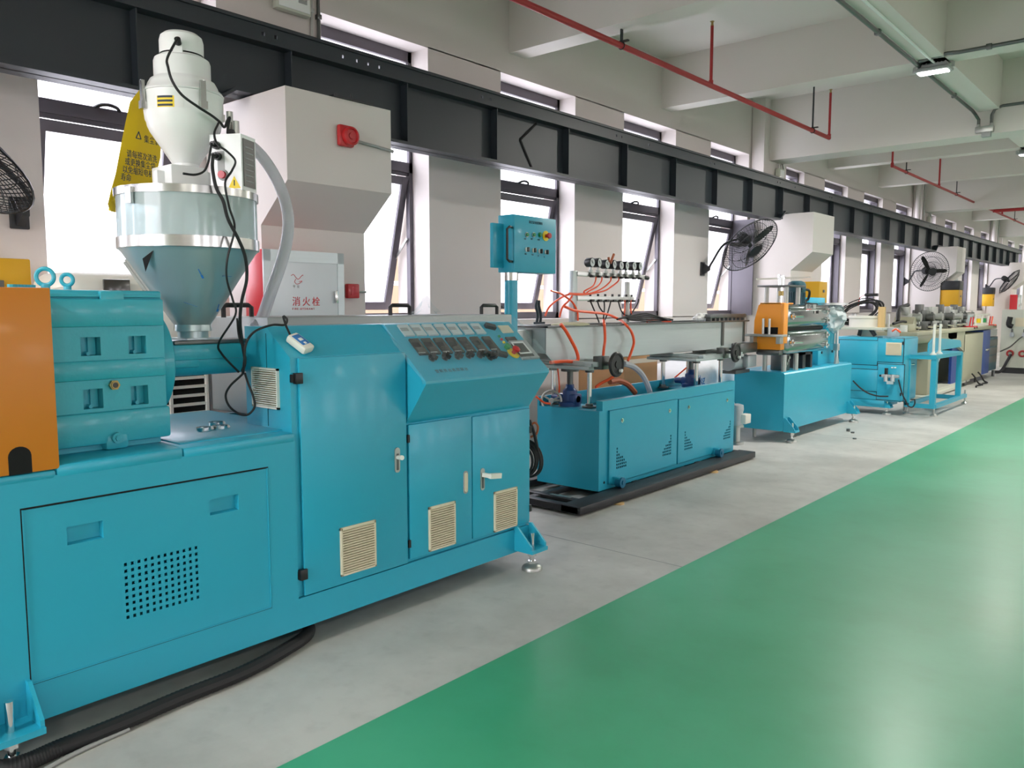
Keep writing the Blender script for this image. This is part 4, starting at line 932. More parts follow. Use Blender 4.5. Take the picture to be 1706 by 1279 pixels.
# ================================================================ PENDANT CONTROL BOX on a post
px, pyc = -3.62, 4.32
pc = thing('pendant_control_box', 'teal pendant control box on a teal post behind the console', 'control box', (px, pyc-.04, .6))
F = -3.60
y0, y1 = at(857, 400, x=F).y, at(926, 420, x=F).y; z0, z1 = 1.632, at(857, 356, x=F).z
MB().box((F-.15, y0-.0, z0-.0), (F-.012, y1+.0, z1+.0), .006).build('housing', 'teal', pc)
dr = MB().box((F-.012, y0+.0, z0+.002), (F, y1, z1-.002), .004).build('door', 'teal', pc)
MB().box((F-.13, y0-.105, z0+.03), (F-.10, y0+.01, z1-.06), .004).build('side_bracket', 'teal', pc)
hq = (F-.075, y0-.075)
MB().tube([(F-.02, y0-.002, z0+.07), (F+.0, y0-.05, z0+.07), (F+.0, y0-.075, z0+.085), (F+.0, y0-.075, z1-.105), (F+.0, y0-.05, z1-.09), (F-.02, y0-.002, z1-.09)], .009, 8, 1).build('handle', 'black', pc)
MB().cyl((F-.08, pyc-.06, z0-.055), (F-.08, pyc-.06, z0), .052, n=24).build('collar', 'steel', pc)
MB().cyl((F-.08, pyc-.06, .56), (F-.08, pyc-.06, z0-.05), .046, n=24).build('post', 'teal', pc)
def pb(u, v): return at(u, v, x=F)
for u, v, m_ in ((877, 391, 'green'), (888.5, 391, 'green'), (899, 391, 'green')):
    q = pb(u, v); o = MB().cyl(q, q+Vector((.008, 0, 0)), .017, n=16).build('button_ring', 'zinc' if u < 895 else 'green', dr); MB().cyl(q+Vector((.008, 0, 0)), q+Vector((.015, 0, 0)), .012, n=14).build('push_button', m_, o)
q = pb(909, 393); o = MB().cyl(q, q+Vector((.004, 0, 0)), .036, n=24).build('emergency_ring', 'yellowring', dr)
MB().cyl(q, q+Vector((.03, 0, 0)), .012, n=12).lathe([(0, 0), (.017, 0), (.021, .005), (.019, .016), (0, .02)], q+Vector((.025, 0, 0)), (1, 0, 0), 18).build('emergency_stop', 'red', o)
for u, v, m_ in ((877, 415.5, 'lcd'), (888.5, 417, 'lcd'), (899, 418.5, 'black'), (909, 420, 'black')):
    q = pb(u, v); o = MB().cyl(q, q+Vector((.008, 0, 0)), .016, n=16).build('selector_ring', 'label', dr); MB().box(q+Vector((.008, -.004, -.016)), q+Vector((.024, .010, .016)), .003).build('selector_switch', m_, o)
lettering('真空定径控制台', .022, 'ink', dr, at(881, 371.5, x=F+.001), UY, VZ, spacing=1.0)
for u, v, s_ in ((873, 398.5, '水泵'), (884, 399, '真空'), (895.5, 400, '启动'), (874, 423.5, '前后'), (885, 425, '手动'), (896, 427, '开'), (906, 429, '关')): lettering(s_, .012, 'ink', dr, at(u, v, x=F+.001), UY, VZ)
# ================================================================ VACUUM CALIBRATION TANK
vt = thing('calibration_tank', 'blue wheeled vacuum calibration tank with two front doors and long steel trough', 'machine', (-3.6, 5.8, .1))
BX0, BX1, BY0, BY1, BZ0, BZ1 = -3.845, -3.272, 4.76, 6.955, .058, .715
b = MB(); b.box((BX0, BY0+.001, BZ0), (BX0+.02, BY1-.001, BZ1)); b.box((BX0+.02, BY0, BZ0), (BX1-.02, BY0+.02, .644)); b.box((BX0+.02, BY1-.02, BZ0), (BX1-.02, BY1, .644)); b.box((BX1-.02, BY0, BZ0), (BX1, 4.80, .645)); b.box((BX1-.02, 4.80, BZ0), (BX1, BY1, .60)); b.box((BX1-.055, 4.80, .60), (BX1, BY1, BZ1)); b.box((BX0+.02, BY0+.02, BZ0+.002), (BX1-.02, BY1-.02, BZ0+.02)); b.box((BX0+.02, BY0+.02, .625), (BX1-.055, 5.06, .6445)); b.box((BX0+.02, 6.60, .625), (BX1-.055, BY1-.02, .6445)); b.box((BX0+.02, 5.06, .56), (BX1-.055, 6.60, .57))
b.build('tank_body', 'teal', vt)
MB().box((-3.82, 5.07, .575), (-3.34, 6.59, .600), .004).build('inner_tray', 'teal_deep', vt)
def perfdoor(y0, y1, z0, z1, tris):
    x = BX1+.014; hs = .016; p = .024
    ysl = {y0, y1}; zsl = {z0, z1}; holes = set()
    for (yo, d) in tris:
        for r in range(7):
            n = [6, 6, 5, 4, 2, 1, 1][r] if r < 7 else 0
            for c in range(n):
                yy = yo+d*p*c; zz = z0+.10+p*r; a, bb = round(yy, 4), round(zz, 4); holes.add((a, bb)); ysl |= {a, round(a+hs, 4)}; zsl |= {bb, round(bb+hs, 4)}
    ysl, zsl = sorted(ysl), sorted(zsl)
    o = MB().perf(x, ysl, zsl, lambda i, j: (ysl[i], zsl[j]) in holes, .004)
    o.box((BX1, y0, z0), (x-.0, y0+.003, z1)); o.box((BX1, y1-.003, z0), (x, y1, z1)); o.box((BX1, y0, z1-.003), (x, y1, z1)); o.box((BX1, y0, z0), (x, y1, z0+.003))
    d = o.build('door', 'teal', vt, 20)
    MB().box((BX1+.0005, y0+.006, z0+.006), (BX1+.0012, y1-.006, z1-.006)).build('door_hole_shade', 'dark', d)  # dark sheet stands in for the shade behind the door holes
    return d
da = perfdoor(4.872, 5.872, .095, .642, ((4.97, 1), (5.76, -1))); db = perfdoor(5.888, 6.90, .095, .635, ((6.0, 1), (6.84, -1)))
for u, v, d in ((1036, 700, da), (1115, 684, da), (1147, 678, db), (1211, 666.5, db)):
    q = at(u, v, x=BX1+.014); MB().cyl(q, q+Vector((.006, 0, 0)), .018, n=18).cyl(q, q+Vector((.014, 0, 0)), .010, n=4).build('quarter_turn_lock', 'bright', d)
MB().cyl((BX1, 4.83, .115), (BX1+.002, 4.83, .115), .010, n=12).build('drain_hole', 'dark', vt)
for y in (4.95, 6.55):
    c = MB().box((-3.275, y-.03, .085), (-3.20, y+.03, .145), .004).build('caster_fork', 'teal', vt)
    MB().cyl((-3.235, y, .106), (-3.185, y, .106), .039, n=22).cyl((-3.24, y, .106), (-3.178, y, .106), .016, n=12).build('wheel', 'teal_deep', c)
# the skid it rolls on
sk = thing('skid_frame', 'black welded steel skid frame on the floor under the blue tank', 'skid', (-3.5, 5.65, 0))
for x0, x1 in ((-3.245, -3.08), (-3.95, -3.87)): MB().box((x0, 4.27, .012), (x1, 7.02, .066), .006).build('rail', 'blacksteel', sk)
for y in (4.27, 4.42, 5.2, 6.2, 6.93): MB().box((-3.90, y, .015), (-3.10, y+.07, .063), .004).build('cross_bar', 'blacksteel', sk)
MB().box((-3.60, 4.30, .02), (-3.54, 7.0, .057), .004).build('middle_rail', 'blacksteel', sk)
for y in (4.75, 6.2): MB().cyl((-3.09, y, 0), (-3.09, y, .012), .04, n=16).build('foot_pad', 'wood', sk)
for y in (4.45, 5.6): MB().box((-3.48, y, .0632), (-3.30, y+.03, .0652)).build('flat_bar', 'zinc', sk)
# posts, tables, screw jacks
def carriage(y, tab0, tab1, zt, hw_u, hw_v, hw_x, name):
    tb = MB().box((-3.84, tab0, zt-.025), (-3.34, tab1, zt), .003); tb.box((-3.84, tab0+.05, zt), (-3.30, tab0+.09, zt+.035), .003).box((-3.84, tab1-.09, zt), (-3.36, tab1-.05, zt+.035), .003).box((-3.40, tab0+.03, zt), (-3.34, tab1-.03, zt+.02))
    t_ = tb.build('carriage_table', 'brushed', vt)
    for x in (-3.80, -3.46):
        for yy in (y-.06, y+.42) if tab1-tab0 > .7 else (y,):
            MB().cyl((x, yy, .645), (x, yy, zt-.025), .019, n=16).build('guide_post', 'bright', vt); MB().lathe([(.055, 0), (.055, .012), (.030, .014), (.028, .03), (.019, .032)], (x, yy, .645), n=20).build('post_collar', 'dsteel', vt); MB().cyl((x, yy, zt-.055), (x, yy, zt-.025), .034, n=16).build('post_collar', 'dsteel', vt)
    yj = y+(.18 if tab1-tab0 > .7 else 0)
    j = MB().lathe([(0, 0), (.085, 0), (.085, .03), (.06, .04), (.055, .12), (.035, .14), (.03, .165), (0, .165)], (-3.64, yj, .645), n=20); j.box((-3.72, yj-.05, .66), (-3.56, yj+.05, .74), .012); j.cyl((-3.80, yj, .70), (-3.56, yj, .70), .028, n=14)
    jo = j.build('screw_jack', 'jack', vt); MB().cyl((-3.64, yj, .80), (-3.64, yj, zt-.03), .024, n=14).cyl((-3.64, yj, zt-.055), (-3.64, yj, zt-.025), .07, n=18).build('jack_screw', 'dsteel', jo)
    c = at(hw_u, hw_v, x=hw_x); hw = MB()
    hw.torus(c, (1, 0, 0), .078, .014, 30, 10); hw.cyl(c-Vector((.03, 0, 0)), c+Vector((.012, 0, 0)), .026, n=18); hw.lathe([(0, -.004), (.078, -.004), (.078, .006), (0, .006)], c, (1, 0, 0), 28)
    ho = hw.build('handwheel', 'black', vt); MB().cyl(c+Vector((.01, .03, -.045)), c+Vector((.03, .03, -.045)), .013, n=12).build('crank_stub', 'label', ho)
    MB().cyl(c-Vector((.30, 0, 0)), c-Vector((.02, 0, 0)), .013, n=12).build('handwheel_shaft', 'dsteel', vt)
    MB().box((c.x-.17, c.y-.05, zt-.02), (c.x-.09, c.y+.05, zt+.075), .004).build('bearing_block', 'dsteel', vt)
carriage(4.90, 4.72, 5.12, .965, 1027, 607, -3.18, 'front')
carriage(6.62, 6.33, 7.28, .945, 1226, 587, -3.24, 'rear')
c = Vector((-3.74, 4.80, .685)); hw = MB().torus(c, (.5, -.85, 0), .075, .010, 28, 8).cyl(c, c+Vector((.12, .14, 0)), .012, n=10)
for i in range(3):
    a = 2*math.pi*i/3+.5; U = Vector((.85, .5, 0)); hw.bar(c, c+(U*math.cos(a)+Vector((0, 0, 1))*math.sin(a))*.075, .012)
hw.cyl(c-Vector((.01, -.017, 0)), c+Vector((.012, -.02, 0)), .02, n=12); hw.build('chrome_handwheel', 'zinc', vt)['label'] = 'small spoked chrome handwheel'
# trough
TX0, TX1, TY0, TY1, TZ0, TZ1 = -3.95, -3.60, 4.55, 7.82, .985, 1.245
tr = MB(); tr.prism([(TY0, 1.06), (TY0+.10, TZ0), (TY1-.06, TZ0), (TY1, 1.03), (TY1, TZ1), (TY0, TZ1)], 'x', TX1-.003, TX1); tr.prism([(TY0, 1.06), (TY0+.10, TZ0), (TY1-.06, TZ0), (TY1, 1.03), (TY1, TZ1), (TY0, TZ1)], 'x', TX0, TX0+.003)
tr.box((TX0, TY0, 1.06), (TX1, TY0+.003, TZ1)); tr.box((TX0, TY1-.003, 1.03), (TX1, TY1, TZ1)); tr.box((TX0, TY0+.10, TZ0), (TX1, TY1-.06, TZ0+.003))
tro = tr.build('trough', 'brushed', vt)
rimb = MB(); rimb.box((TX1-.01, TY0-.02, TZ1), (TX1+.035, TY1+.06, TZ1+.014), .002); rimb.box((TX0-.03, TY0-.02, TZ1), (TX0+.01, TY1+.06, TZ1+.014), .002); rimb.box((TX0-.03, TY0-.02, TZ1), (TX1+.03, TY0+.03, TZ1+.014)); rimb.box((TX0-.03, TY1+.0, TZ1), (TX1+.03, TY1+.06, TZ1+.014)); rimb.box((TX1, TY1-.50, TZ0+.03), (TX1+.012, TY1-.46, TZ1)); rimb.box((TX1, TY1-.02, 1.04), (TX1+.012, TY1+.01, TZ1))
rimb.build('trough_rim', 'dsteel', vt)
MB().box((TX0+.02, TY0+.03, TZ1-.03), (TX1-.02, 6.4, TZ1-.024)).build('trough_cover', 'brushed', vt)
MB().box((TX0-.1, TY0-.24, 1.03), (TX1-.12, TY0-.01, 1.23), .004).build('entry_head', 'zinc', vt)
ra_ = MB(); ya, yb_ = at(1181, 527, x=-3.62).y, at(1240, 523, x=-3.62).y
rk = MB().box((-3.66, ya, 1.285), (-3.60, yb_, 1.325), .004).build('nozzle_rack', 'dsteel', vt)
for i in range(9):
    y = ya+.03+(yb_-ya-.06)*i/8; MB().box((-3.66, y-.016, TZ1+.012), (-3.61, y+.016, 1.286)).build('nozzle', 'dsteel', rk)
pm = MB(); mx_, my_ = -3.34, 7.16
pm.cyl((mx_, my_, .27), (mx_, my_, .41), .058, n=20); pm.lathe([(.062, .41), (.064, .43), (.06, .465), (.03, .475), (0, .475)], (mx_, my_, 0), n=20)
pmo = pm.build('pump_motor', 'motorgrey', vt); MB().box((mx_+.03, my_-.02, .29), (mx_+.10, my_+.10, .38), .008).build('terminal_box', 'whitepl', pmo)
MB().cyl((mx_, my_, .085), (mx_, my_, .27), .036, n=16).cyl((mx_, my_, .255), (mx_, my_, .275), .068, n=20).cyl((mx_, my_, .086), (mx_, my_, .115), .07, n=16).build('pump_body', 'zinc', pmo)
# manifold with gauges standing on the trough
XM = -3.80
mf = thing('gauge_manifold', 'steel stand with two valve bars and eight black pressure gauges on the trough', 'manifold', (XM, 5.5, TZ1+.014))
ym0, ym1 = at(955, 470, x=XM).y, at(1047, 470, x=XM).y
st = MB(); st.box((XM-.02, ym0-.03, TZ1+.014), (XM+.02, ym0+.03, 1.677), .003); st.build('stand_post', 'brushed', mf)
MB().cyl((XM, ym1-.02, TZ1+.014), (XM, ym1-.02, 1.61), .025, n=16).cyl((XM, ym1-.02, 1.44), (XM, ym1-.02, 1.50), .034, n=16).build('standpipe', 'zinc', mf)
for (ua, ub, v, z) in ((958, 1070, 457, 1.655), (958, 1052, 497, 1.462)):
    MB().box((XM, at(ua, v, x=XM).y, z-.019), (XM+.028, at(ub, v, x=XM).y, z+.019), .003).build('valve_bar', 'alu', mf)
gxs = [987, 999, 1012, 1024, 1035.5, 1045, 1057, 1067]; gvs = [437, 437.5, 440, 440.5, 442, 442.5, 443, 443.5]
for i, (u, v) in enumerate(zip(gxs, gvs)):
    q = at(u, v, x=XM+.05); nd_ = Vector((.83, .05, 0)).normalized()
    nd_ = Vector((.97, .12, 0)).normalized() if i % 2 else Vector((.97, .02, 0)).normalized()
    g = MB().lathe([(0, -.06), (.030, -.06), (.037, -.05), (.038, .0), (.035, .004), (.033, .0)], q, nd_, 26).build('pressure_gauge', 'black', mf)
    MB().lathe([(0, .001), (.0335, .001)], q, nd_, 24).build('dial', 'dial', g)
    sdv = nd_.cross(Vector((0, 0, 1))); MB().bar(q+nd_*.003-sdv*.006-Vector((0, 0, .008)), q+nd_*.003+sdv*.012+Vector((0, 0, .016)), .003).build('needle', 'black', g)
    MB().cyl((q.x-.015, q.y, 1.668), (q.x-.015, q.y, q.z-.03), .010, n=10).cyl((q.x-.015, q.y, 1.67), (q.x-.015, q.y, 1.69), .018, n=6).cyl((q.x-.03, q.y, 1.655), (q.x+.005, q.y, 1.655), .013, n=10).build('gauge_valve', 'zinc', mf)
    MB().box((q.x-.02, q.y-.012, 1.630), (q.x+.014, q.y+.014, 1.647), .003).build('valve_lever', 'black', mf)
MB().cyl((XM+.014, at(1070, 460, x=XM).y, 1.655), (XM+.014, at(1077, 460, x=XM).y, 1.648), .018, n=10).build('end_valve', 'black', mf)
MB().bar((XM+.05, at(1015, 430, x=XM+.05).y, 1.76), (XM+.05, at(1014, 421, x=XM+.05).y, 1.80), .014).bar((XM+.05, at(1017, 432, x=XM+.05).y, 1.75), (XM+.05, at(1023, 419, x=XM+.05).y, 1.83), .014).build('brass_valve', 'brownhose', mf)
lows = [981, 994, 1006, 1018, 1029, 1041, 1050]
for u in lows:
    y = at(u, 497, x=XM).y; MB().box((XM+.0, y-.022, 1.435), (XM+.045, y+.022, 1.455), .004).cyl((XM+.014, y, 1.475), (XM+.014, y, 1.50), .010, n=8).build('lower_valve', 'black', mf)
def K(u, v, x): return at(u, v, x=x)
XT = XM+.03
def hose(label, pts, r=.0075, m='hose', grp=None): return cable('air_hose', label, pts, r, m, 'hose', 7, 6, grp)
for i, (u, x2) in enumerate(((993, 985), (1003, 990), (1018, 1000), (1031, 1010))):
    hose('orange air hose from the %s pressure gauge valve sweeping left to the lower bar' % ('first second third fourth'.split()[i]), [K(u, 461, XT), K(u-1, 468, XT), K(u-6-2*i, 477, XT), K(u-20-2*i, 485, XT), K(973, 489+i*.6, XT), K(948, 488.5+i*.5, XT+.01)], .0062)
hose('orange hose from the bundle left of the manifold down to the trough front', [K(918, 484, XT), K(932, 488, XT), K(942, 494, XT), K(955, 505, XT), K(962, 520, XT), K(963, 534, XT)])
hose('orange hose arching from the bundle to the pendant side of the trough', [K(948, 490, XT), K(938, 494, XT), K(924, 503, XT), K(914, 513, XT), K(908, 526, XT)])
hose('orange hose crossing behind the left manifold post', [K(958, 486, XT-.05), K(948, 500, XT), K(937, 512, XT), K(932, 528, XT)])
hose('long orange hose sagging over the trough front to the black handwheel', [K(940, 510, XT), K(958, 517, XT), K(985, 520, XT), K(1010, 523, XT), K(1030, 531, XT), K(1042, 540, -3.55), K(1052, 553, -3.54), K(1056, 570, -3.54), K(1051, 588, -3.53), K(1046, 601, -3.53)], .011)
hose('orange hose hanging straight down the trough front', [K(1005, 533, -3.60), K(1007, 542, -3.55), K(1008, 565, -3.55), K(1006, 582, -3.55), K(1005, 593, -3.56)], .011)
hose('orange hose running down the trough front and back under its left end', [K(934, 540, -3.56), K(942, 550, -3.55), K(951, 566, -3.55), K(960, 584, -3.54), K(963, 598, -3.53), K(957, 602, -3.53), K(940, 601.5, -3.53), K(917, 603.5, -3.53)], .013)
hose('thin red hose dropping beside the left guide post', [K(929, 612, -3.7), K(931, 630, -3.7), K(932, 648, -3.7), K(930, 660, -3.72)], .006)
hose('thin red hose entering the tank end beside the chrome handwheel', [K(893, 660, -3.72), K(900, 666, -3.70), K(908, 671, -3.66), K(916, 672, -3.66)], .008)
hose('red hose lying from the tank tray towards the black handwheel', [K(992, 645, -3.5), K(1002, 638, -3.48), K(1012, 633, -3.45), K(1022, 627, -3.42)], .011)
hose('brown hose curving over the inner tray', [K(1016, 636, -3.6), K(1030, 634, -3.6), K(1045, 640, -3.6), K(1058, 654, -3.6)], .024, 'brownhose')
hose('thick clear hose arching from under the trough into the tank', [K(1040, 606, -3.62), K(1054, 610, -3.6), K(1068, 622, -3.58), K(1078, 640, -3.58), K(1084, 658, -3.58)], .024, 'softhose')
hose('red hose crossing behind the rear guide posts to the sack', [K(1160, 599, -3.9), K(1150, 607, -4.0), K(1137, 618, -4.1), K(1124, 629, -4.2)], .008)
for i, (pts) in enumerate(([(983, 500), (988, 512), (994, 526), (998, 537)], [(995, 500), (999, 512), (1006, 521), (1012, 525)], [(1006.5, 500), (1007, 512), (1006, 525), (1005, 535)], [(1018, 500), (1015, 512), (1011, 525), (1007, 534)], [(1030, 500), (1033, 512), (1038, 522), (1046, 526)], [(1064, 498), (1062, 506), (1056, 516), (1050, 525)])):
    hose('black air hose from the %s lower valve down to the trough' % 'first second third fourth fifth last'.split()[i], [K(u, v, XT) for u, v in pts], .0062, 'rubber')
hose('orange tail hose below the sixth lower valve', [K(1041, 500, XT), K(1041, 514, XT), K(1040, 526, XT)], .0062)
hose('orange tail hose beside the standpipe', [K(1051, 500, XT), K(1051, 514, XT), K(1052, 524, XT)], .0062)
for i in range(5):
    hose('%s black hose in the tangle lying on the trough cover' % ('rearmost','second','third','fourth','foremost')[i], [K(1028+4*i, 532-i*1.2, -3.72), K(1050, 526+i*1.6, -3.70), K(1076+3*i, 522+i*3.2, -3.69), K(1098+5*i, 528+i, -3.68), K(1112+2*i, 533, -3.67)], .0075, 'rubber', 'tangled hoses')
for i in range(3):
    hose('%s orange hose among the black tangle on the trough cover' % ('left','middle','right')[i], [K(1078+5*i, 535-i*.5, -3.72), K(1090+4*i, 531, -3.72), K(1104, 532+i, -3.71), K(1115+i, 535.5, -3.70)], .012, 'hose', 'orange hoses in the tangle')
solo('rag', MB().ball((-3.66, 4.93, 1.262), .13, 18, (.9, 1.5, .14)), 'cloth', 'pale crumpled rag lying on the trough left of the manifold', 'rag')
c_ = K(1168, 527, -3.7); vs = MB()
for i in range(4): vs.ball((c_.x, c_.y-.08+.05*i, 1.285+.012*(i % 2)), .045, 8, (1, 1.2, .6+.3*(i % 2)))
solo('crumpled_paper', vs, 'label', 'small white crumpled paper on the trough near the nozzle rack', 'paper', ang=10)
bk = thing('cable_chain', 'dark blue curved cable clip standing on the trough head behind the console', 'clip', (-3.75, 4.33, 1.26))
for i in range(2): MB().tube([at(894+6*i, 538, x=-3.72), at(896+5*i, 524, x=-3.72), at(893+5*i, 510, x=-3.73), at(895+3*i, 501, x=-3.74)], .011, 6, 5).build('blade_arm', 'ink', bk)
MB().box(at(889, 540, x=-3.72), at(908, 536, x=-3.70)).build('clip_foot', 'ink', bk)
# coil of cable hanging at the tank's left end, on the extruder end
q = at(873, 766, y=3.40)
co = thing('cable_coil', 'black coil of cable hanging at the end of the extruder cabinet beside the blue tank', 'cable', (q.x, 3.42, q.z))
for i in range(5): MB().torus((q.x+.004*(i % 2), 3.365+.02*i, q.z+.004*(i % 3)), (.1*(i-2)*.4, 1, .05*(i-2)), .085+.004*i, .008, 28, 6).build('cable_turn', 'rubber', co)
MB().tube([at(882, 700, y=3.36), at(888, 716, y=3.38), at(893, 735, y=3.40), at(896, 752, y=3.42)], .009, 6, 6).build('cable_lead', 'rubber', co)
MB().tube([at(881, 712, y=3.36), at(890, 704, y=3.38), at(896, 710, y=3.40), at(894, 722, y=3.40), at(884, 728, y=3.38)], .006, 6, 6).build('cable_tail', 'brownhose', co)
# cardboard and sacks behind the tank
cbx = thing('cardboard_box', 'brown taped cardboard carton standing on the floor behind the blue tank', 'carton', (-4.5, 7.0, 0))
ya, yc_ = at(1040, 600, x=-4.30).y, at(1094, 600, x=-4.30).y
MB().box((-4.85, ya, 0), (-4.30, yc_, .935), .004).build('carton', 'card', cbx)
MB().box((-4.301, ya-.001, .83), (-4.298, yc_+.001, .875)).build('tape_strip', 'tape', cbx)
MB().box((-4.80, yc_, .3), (-4.32, yc_+.05, .93), .003).build('side_flap', 'card', cbx)
sk_ = MB().box((-4.75, 7.55, 0), (-4.15, 9.1, .86), .2, seg=4)
for i, v in enumerate(sk_.v):
    t = max(0, min(1, (v.y-7.5)/.5)); sk_.v[i] = v+Vector((.05*noise.noise(v*4), .05*noise.noise(v*5+Vector((3, 0, 0))), (.06*noise.noise(v*3) if v.z > .2 else 0)-(1-t)*.22*(v.z > .4)))
sko = solo('woven_sack', sk_, 'sack', 'full white woven sack with blue print behind the rear guide posts', 'sack', ang=60)
OFF[sko.name] = Vector(sko.location)
lettering('25kg', .14, 'lcdblue', sko, (-4.12, 7.75, .56), UY, VZ)
MB().tube([(-4.12, 7.7, .50), (-4.115, 8.0, .53), (-4.115, 8.4, .50)], .01, 5, 4).build('print_stripe', 'lcdblue', sko)
# ================================================================ HAUL-OFF MACHINE
ho = thing('haul_off_machine', 'blue haul-off machine with orange hood and two wrapped steel track units', 'machine', (-3.5, 9.0, 0))
HB0, HB1, HY0, HY1 = -3.80, -3.25, 8.06, 10.12
b = MB().prism([(-3.70, .112), (HB1, .112), (HB1, .70), (HB1-.015, .716), (HB0, .716), (HB0, .40)], 'y', HY0, HY1); b.build('base_cabinet', 'teal', ho)
MB().box((HB0, HY0+.02, .716), (HB1-.04, HY1-.02, .722)).build('deck_plate', 'teal', ho)
foot(ho, 8.13, HB1, .125, .12, .125, sh=.20, top=.25); foot(ho, 10.05, HB1, .125, .12, .125, sh=.20, top=.25)
for y in (8.2, 9.9): MB().cyl((-3.62, y, 0), (-3.62, y, .113), .02, n=10).build('rear_foot', 'zinc', ho)
def rrect(y0, y1, z0, z1, r, n=6):
    P = []
    for cy, cz, a in ((y1-r, z1-r, 0), (y0+r, z1-r, 90), (y0+r, z0+r, 180), (y1-r, z0+r, 270)):
        for i in range(n+1): t = math.radians(a+90*i/n); P.append((cy+r*math.cos(t), cz+r*math.sin(t)))
    return P
TF = -3.27
for nm, z0, z1 in (('upper', 1.172, 1.418), ('lower', .895, 1.150)):
    m_ = MB().box((-3.56, 8.12, z0), (TF+.012, 9.36, z1), .07, seg=5)
    u = m_.build('track_housing', 'skin_wrap', ho); u['label'] = nm+' cling-wrapped steel track housing'
    for y, zz in ((8.22, (z0+z1)/2), (9.22, z1-.07), (9.22, z0+.07)): MB().cyl((TF, y, zz), (TF+.03, y, zz), .035, n=20).cyl((TF+.03, y, zz), (TF+.05, y, zz), .014, n=12).build('roller_cap', 'bright', u)
    MB().cyl((TF, 8.26, (z0+z1)/2), (TF+.05, 8.42, (z0+z1)/2), .014, n=10).build('pin', 'bright', u)
    MB().box((TF-.05, 8.2, z0-.012 if nm == 'upper' else z1), (TF-.22, 9.3, z0 if nm == 'upper' else z1+.012)).build('rubber_belt', 'rubber', u)
q = at(1350, 520, x=TF+.008); lb = MB().box((TF+.006, q.y-.13, q.z-.085), (TF+.008, q.y+.16, q.z+.085)).build('nameplate', 'grey', ho)
MB().box((TF+.008, q.y-.12, q.z-.03), (TF+.0095, q.y+.02, q.z+.035)).box((TF+.008, q.y+.05, q.z-.02), (TF+.0095, q.y+.08, q.z+.02)).build('red_print', 'inkred', lb)
lettering('牵引机', .06, 'ink', lb, (TF+.009, q.y-.10, q.z+.045), UY, VZ)
for i in range(3): MB().cyl((TF+.008, q.y+.11+.05*i, q.z), (TF+.02, q.y+.11+.05*i, q.z), .016, n=10).build('bolt', 'bright' if i == 0 else 'black', lb)
hd = MB(); hd.prism([(-3.29, .955), (-3.29, 1.40), (-3.31, 1.432), (-3.50, 1.432), (-3.535, 1.41), (-3.575, 1.25), (-3.58, .955)], 'y', 8.02, 8.12); hd.box((-3.30, 8.02, 1.42), (-3.52, 8.36, 1.436), .004); hd.box((-3.29, 8.02, 1.02), (-3.262, 8.13, 1.43), .004)
hd.build('orange_hood', 'orange2', ho)
MB().box((-3.32, 8.013, 1.10), (-3.48, 8.021, 1.185)).build('hood_opening', 'dark', ho)
MB().box((-3.22, 7.90, 1.09), (-3.62, 8.02, 1.115), .004).box((-3.26, 7.93, 1.02), (-3.30, 8.02, 1.09)).box((-3.58, 7.93, 1.02), (-3.54, 8.02, 1.09)).build('guide_shelf', 'zinc', ho)
for u in (1271.5, 1281.5): y_ = 7.95; q = at(u, 550, y=y_); MB().cyl((q.x, y_, 1.11), (q.x, y_, 1.275), .013, n=12).build('guide_pin', 'alu', ho)
MB().box((-3.30, 8.03, .895), (-3.56, 8.14, .955), .02).build('lower_hood', 'dsteel', ho)
for x, y in ((-3.31, 8.18), (-3.52, 8.18), (-3.31, 8.50), (-3.52, 8.50)):
    MB().cyl((x, y, .722), (x, y, .90), .026, n=14).build('lower_post', 'zinc', ho); MB().cyl((x, y, 1.42), (x, y, 1.60), .024, n=14).build('upper_post', 'zinc', ho)
MB().box((-3.50, 8.28, .722), (-3.34, 8.42, .895), .01).build('drive_gearbox', 'dsteel', ho)
for i in range(5): MB().cyl((-3.335, 8.25+.03*i, .74+.03*i), (-3.325, 8.25+.03*i, .74+.03*i), .018, n=8).build('gear_bolt', 'zinc', ho)
MB().box((-3.5, 8.72, .722), (-3.32, 8.80, .895)).box((-3.5, 8.95, .722), (-3.32, 9.0, .895)).box((-3.5, 8.72, .87), (-3.32, 9.0, .895)).build('drive_bracket', 'blacksteel', ho)
MB().box((-3.60, 8.12, 1.60), (-3.25, 8.56, 1.618), .003).build('top_plate', 'dsteel', ho)
c = at(1302, 463, y=8.32); hw = MB().cyl((c.x, 8.32, 1.618), (c.x, 8.32, 1.72), .035, n=14).cyl((c.x, 8.32, 1.42), (c.x, 8.32, 1.62), .014, n=10)
hw.bar((c.x-.24, 8.22, 1.685), (c.x+.26, 8.44, 1.70), .018).bar((c.x-.06, 8.56, 1.705), (c.x+.06, 8.1, 1.715), .018); hw.build('lift_screw_handle', 'bright', ho)
MB().cyl((c.x, 8.32, 1.51), (c.x, 8.32, 1.56), .028, n=12).build('screw_nut', 'brass', ho)
mm = MB().cyl((-3.43, 8.76, 1.42), (-3.43, 8.76, 1.56), .088, n=24); mm.lathe([(.092, 1.555), (.098, 1.565), (.098, 1.63), (.085, 1.66), (.05, 1.675), (0, 1.675)], (-3.43, 8.76, 0), n=24)
for i in range(20):
    a = 2*math.pi*i/20; mm.bar((-3.43+.09*math.cos(a), 8.76+.09*math.sin(a), 1.43), (-3.43+.09*math.cos(a), 8.76+.09*math.sin(a), 1.55), .008)
mm.build('drive_motor', 'motorteal', ho)
MB().tube([(-3.36, 8.70, 1.585), (-3.33, 8.86, 1.57), (-3.36, 8.92, 1.48), (-3.38, 8.85, 1.44), (-3.36, 9.0, 1.425), (-3.36, 9.2, 1.42)], .014, 7, 6).build('motor_cable', 'rubber', ho)
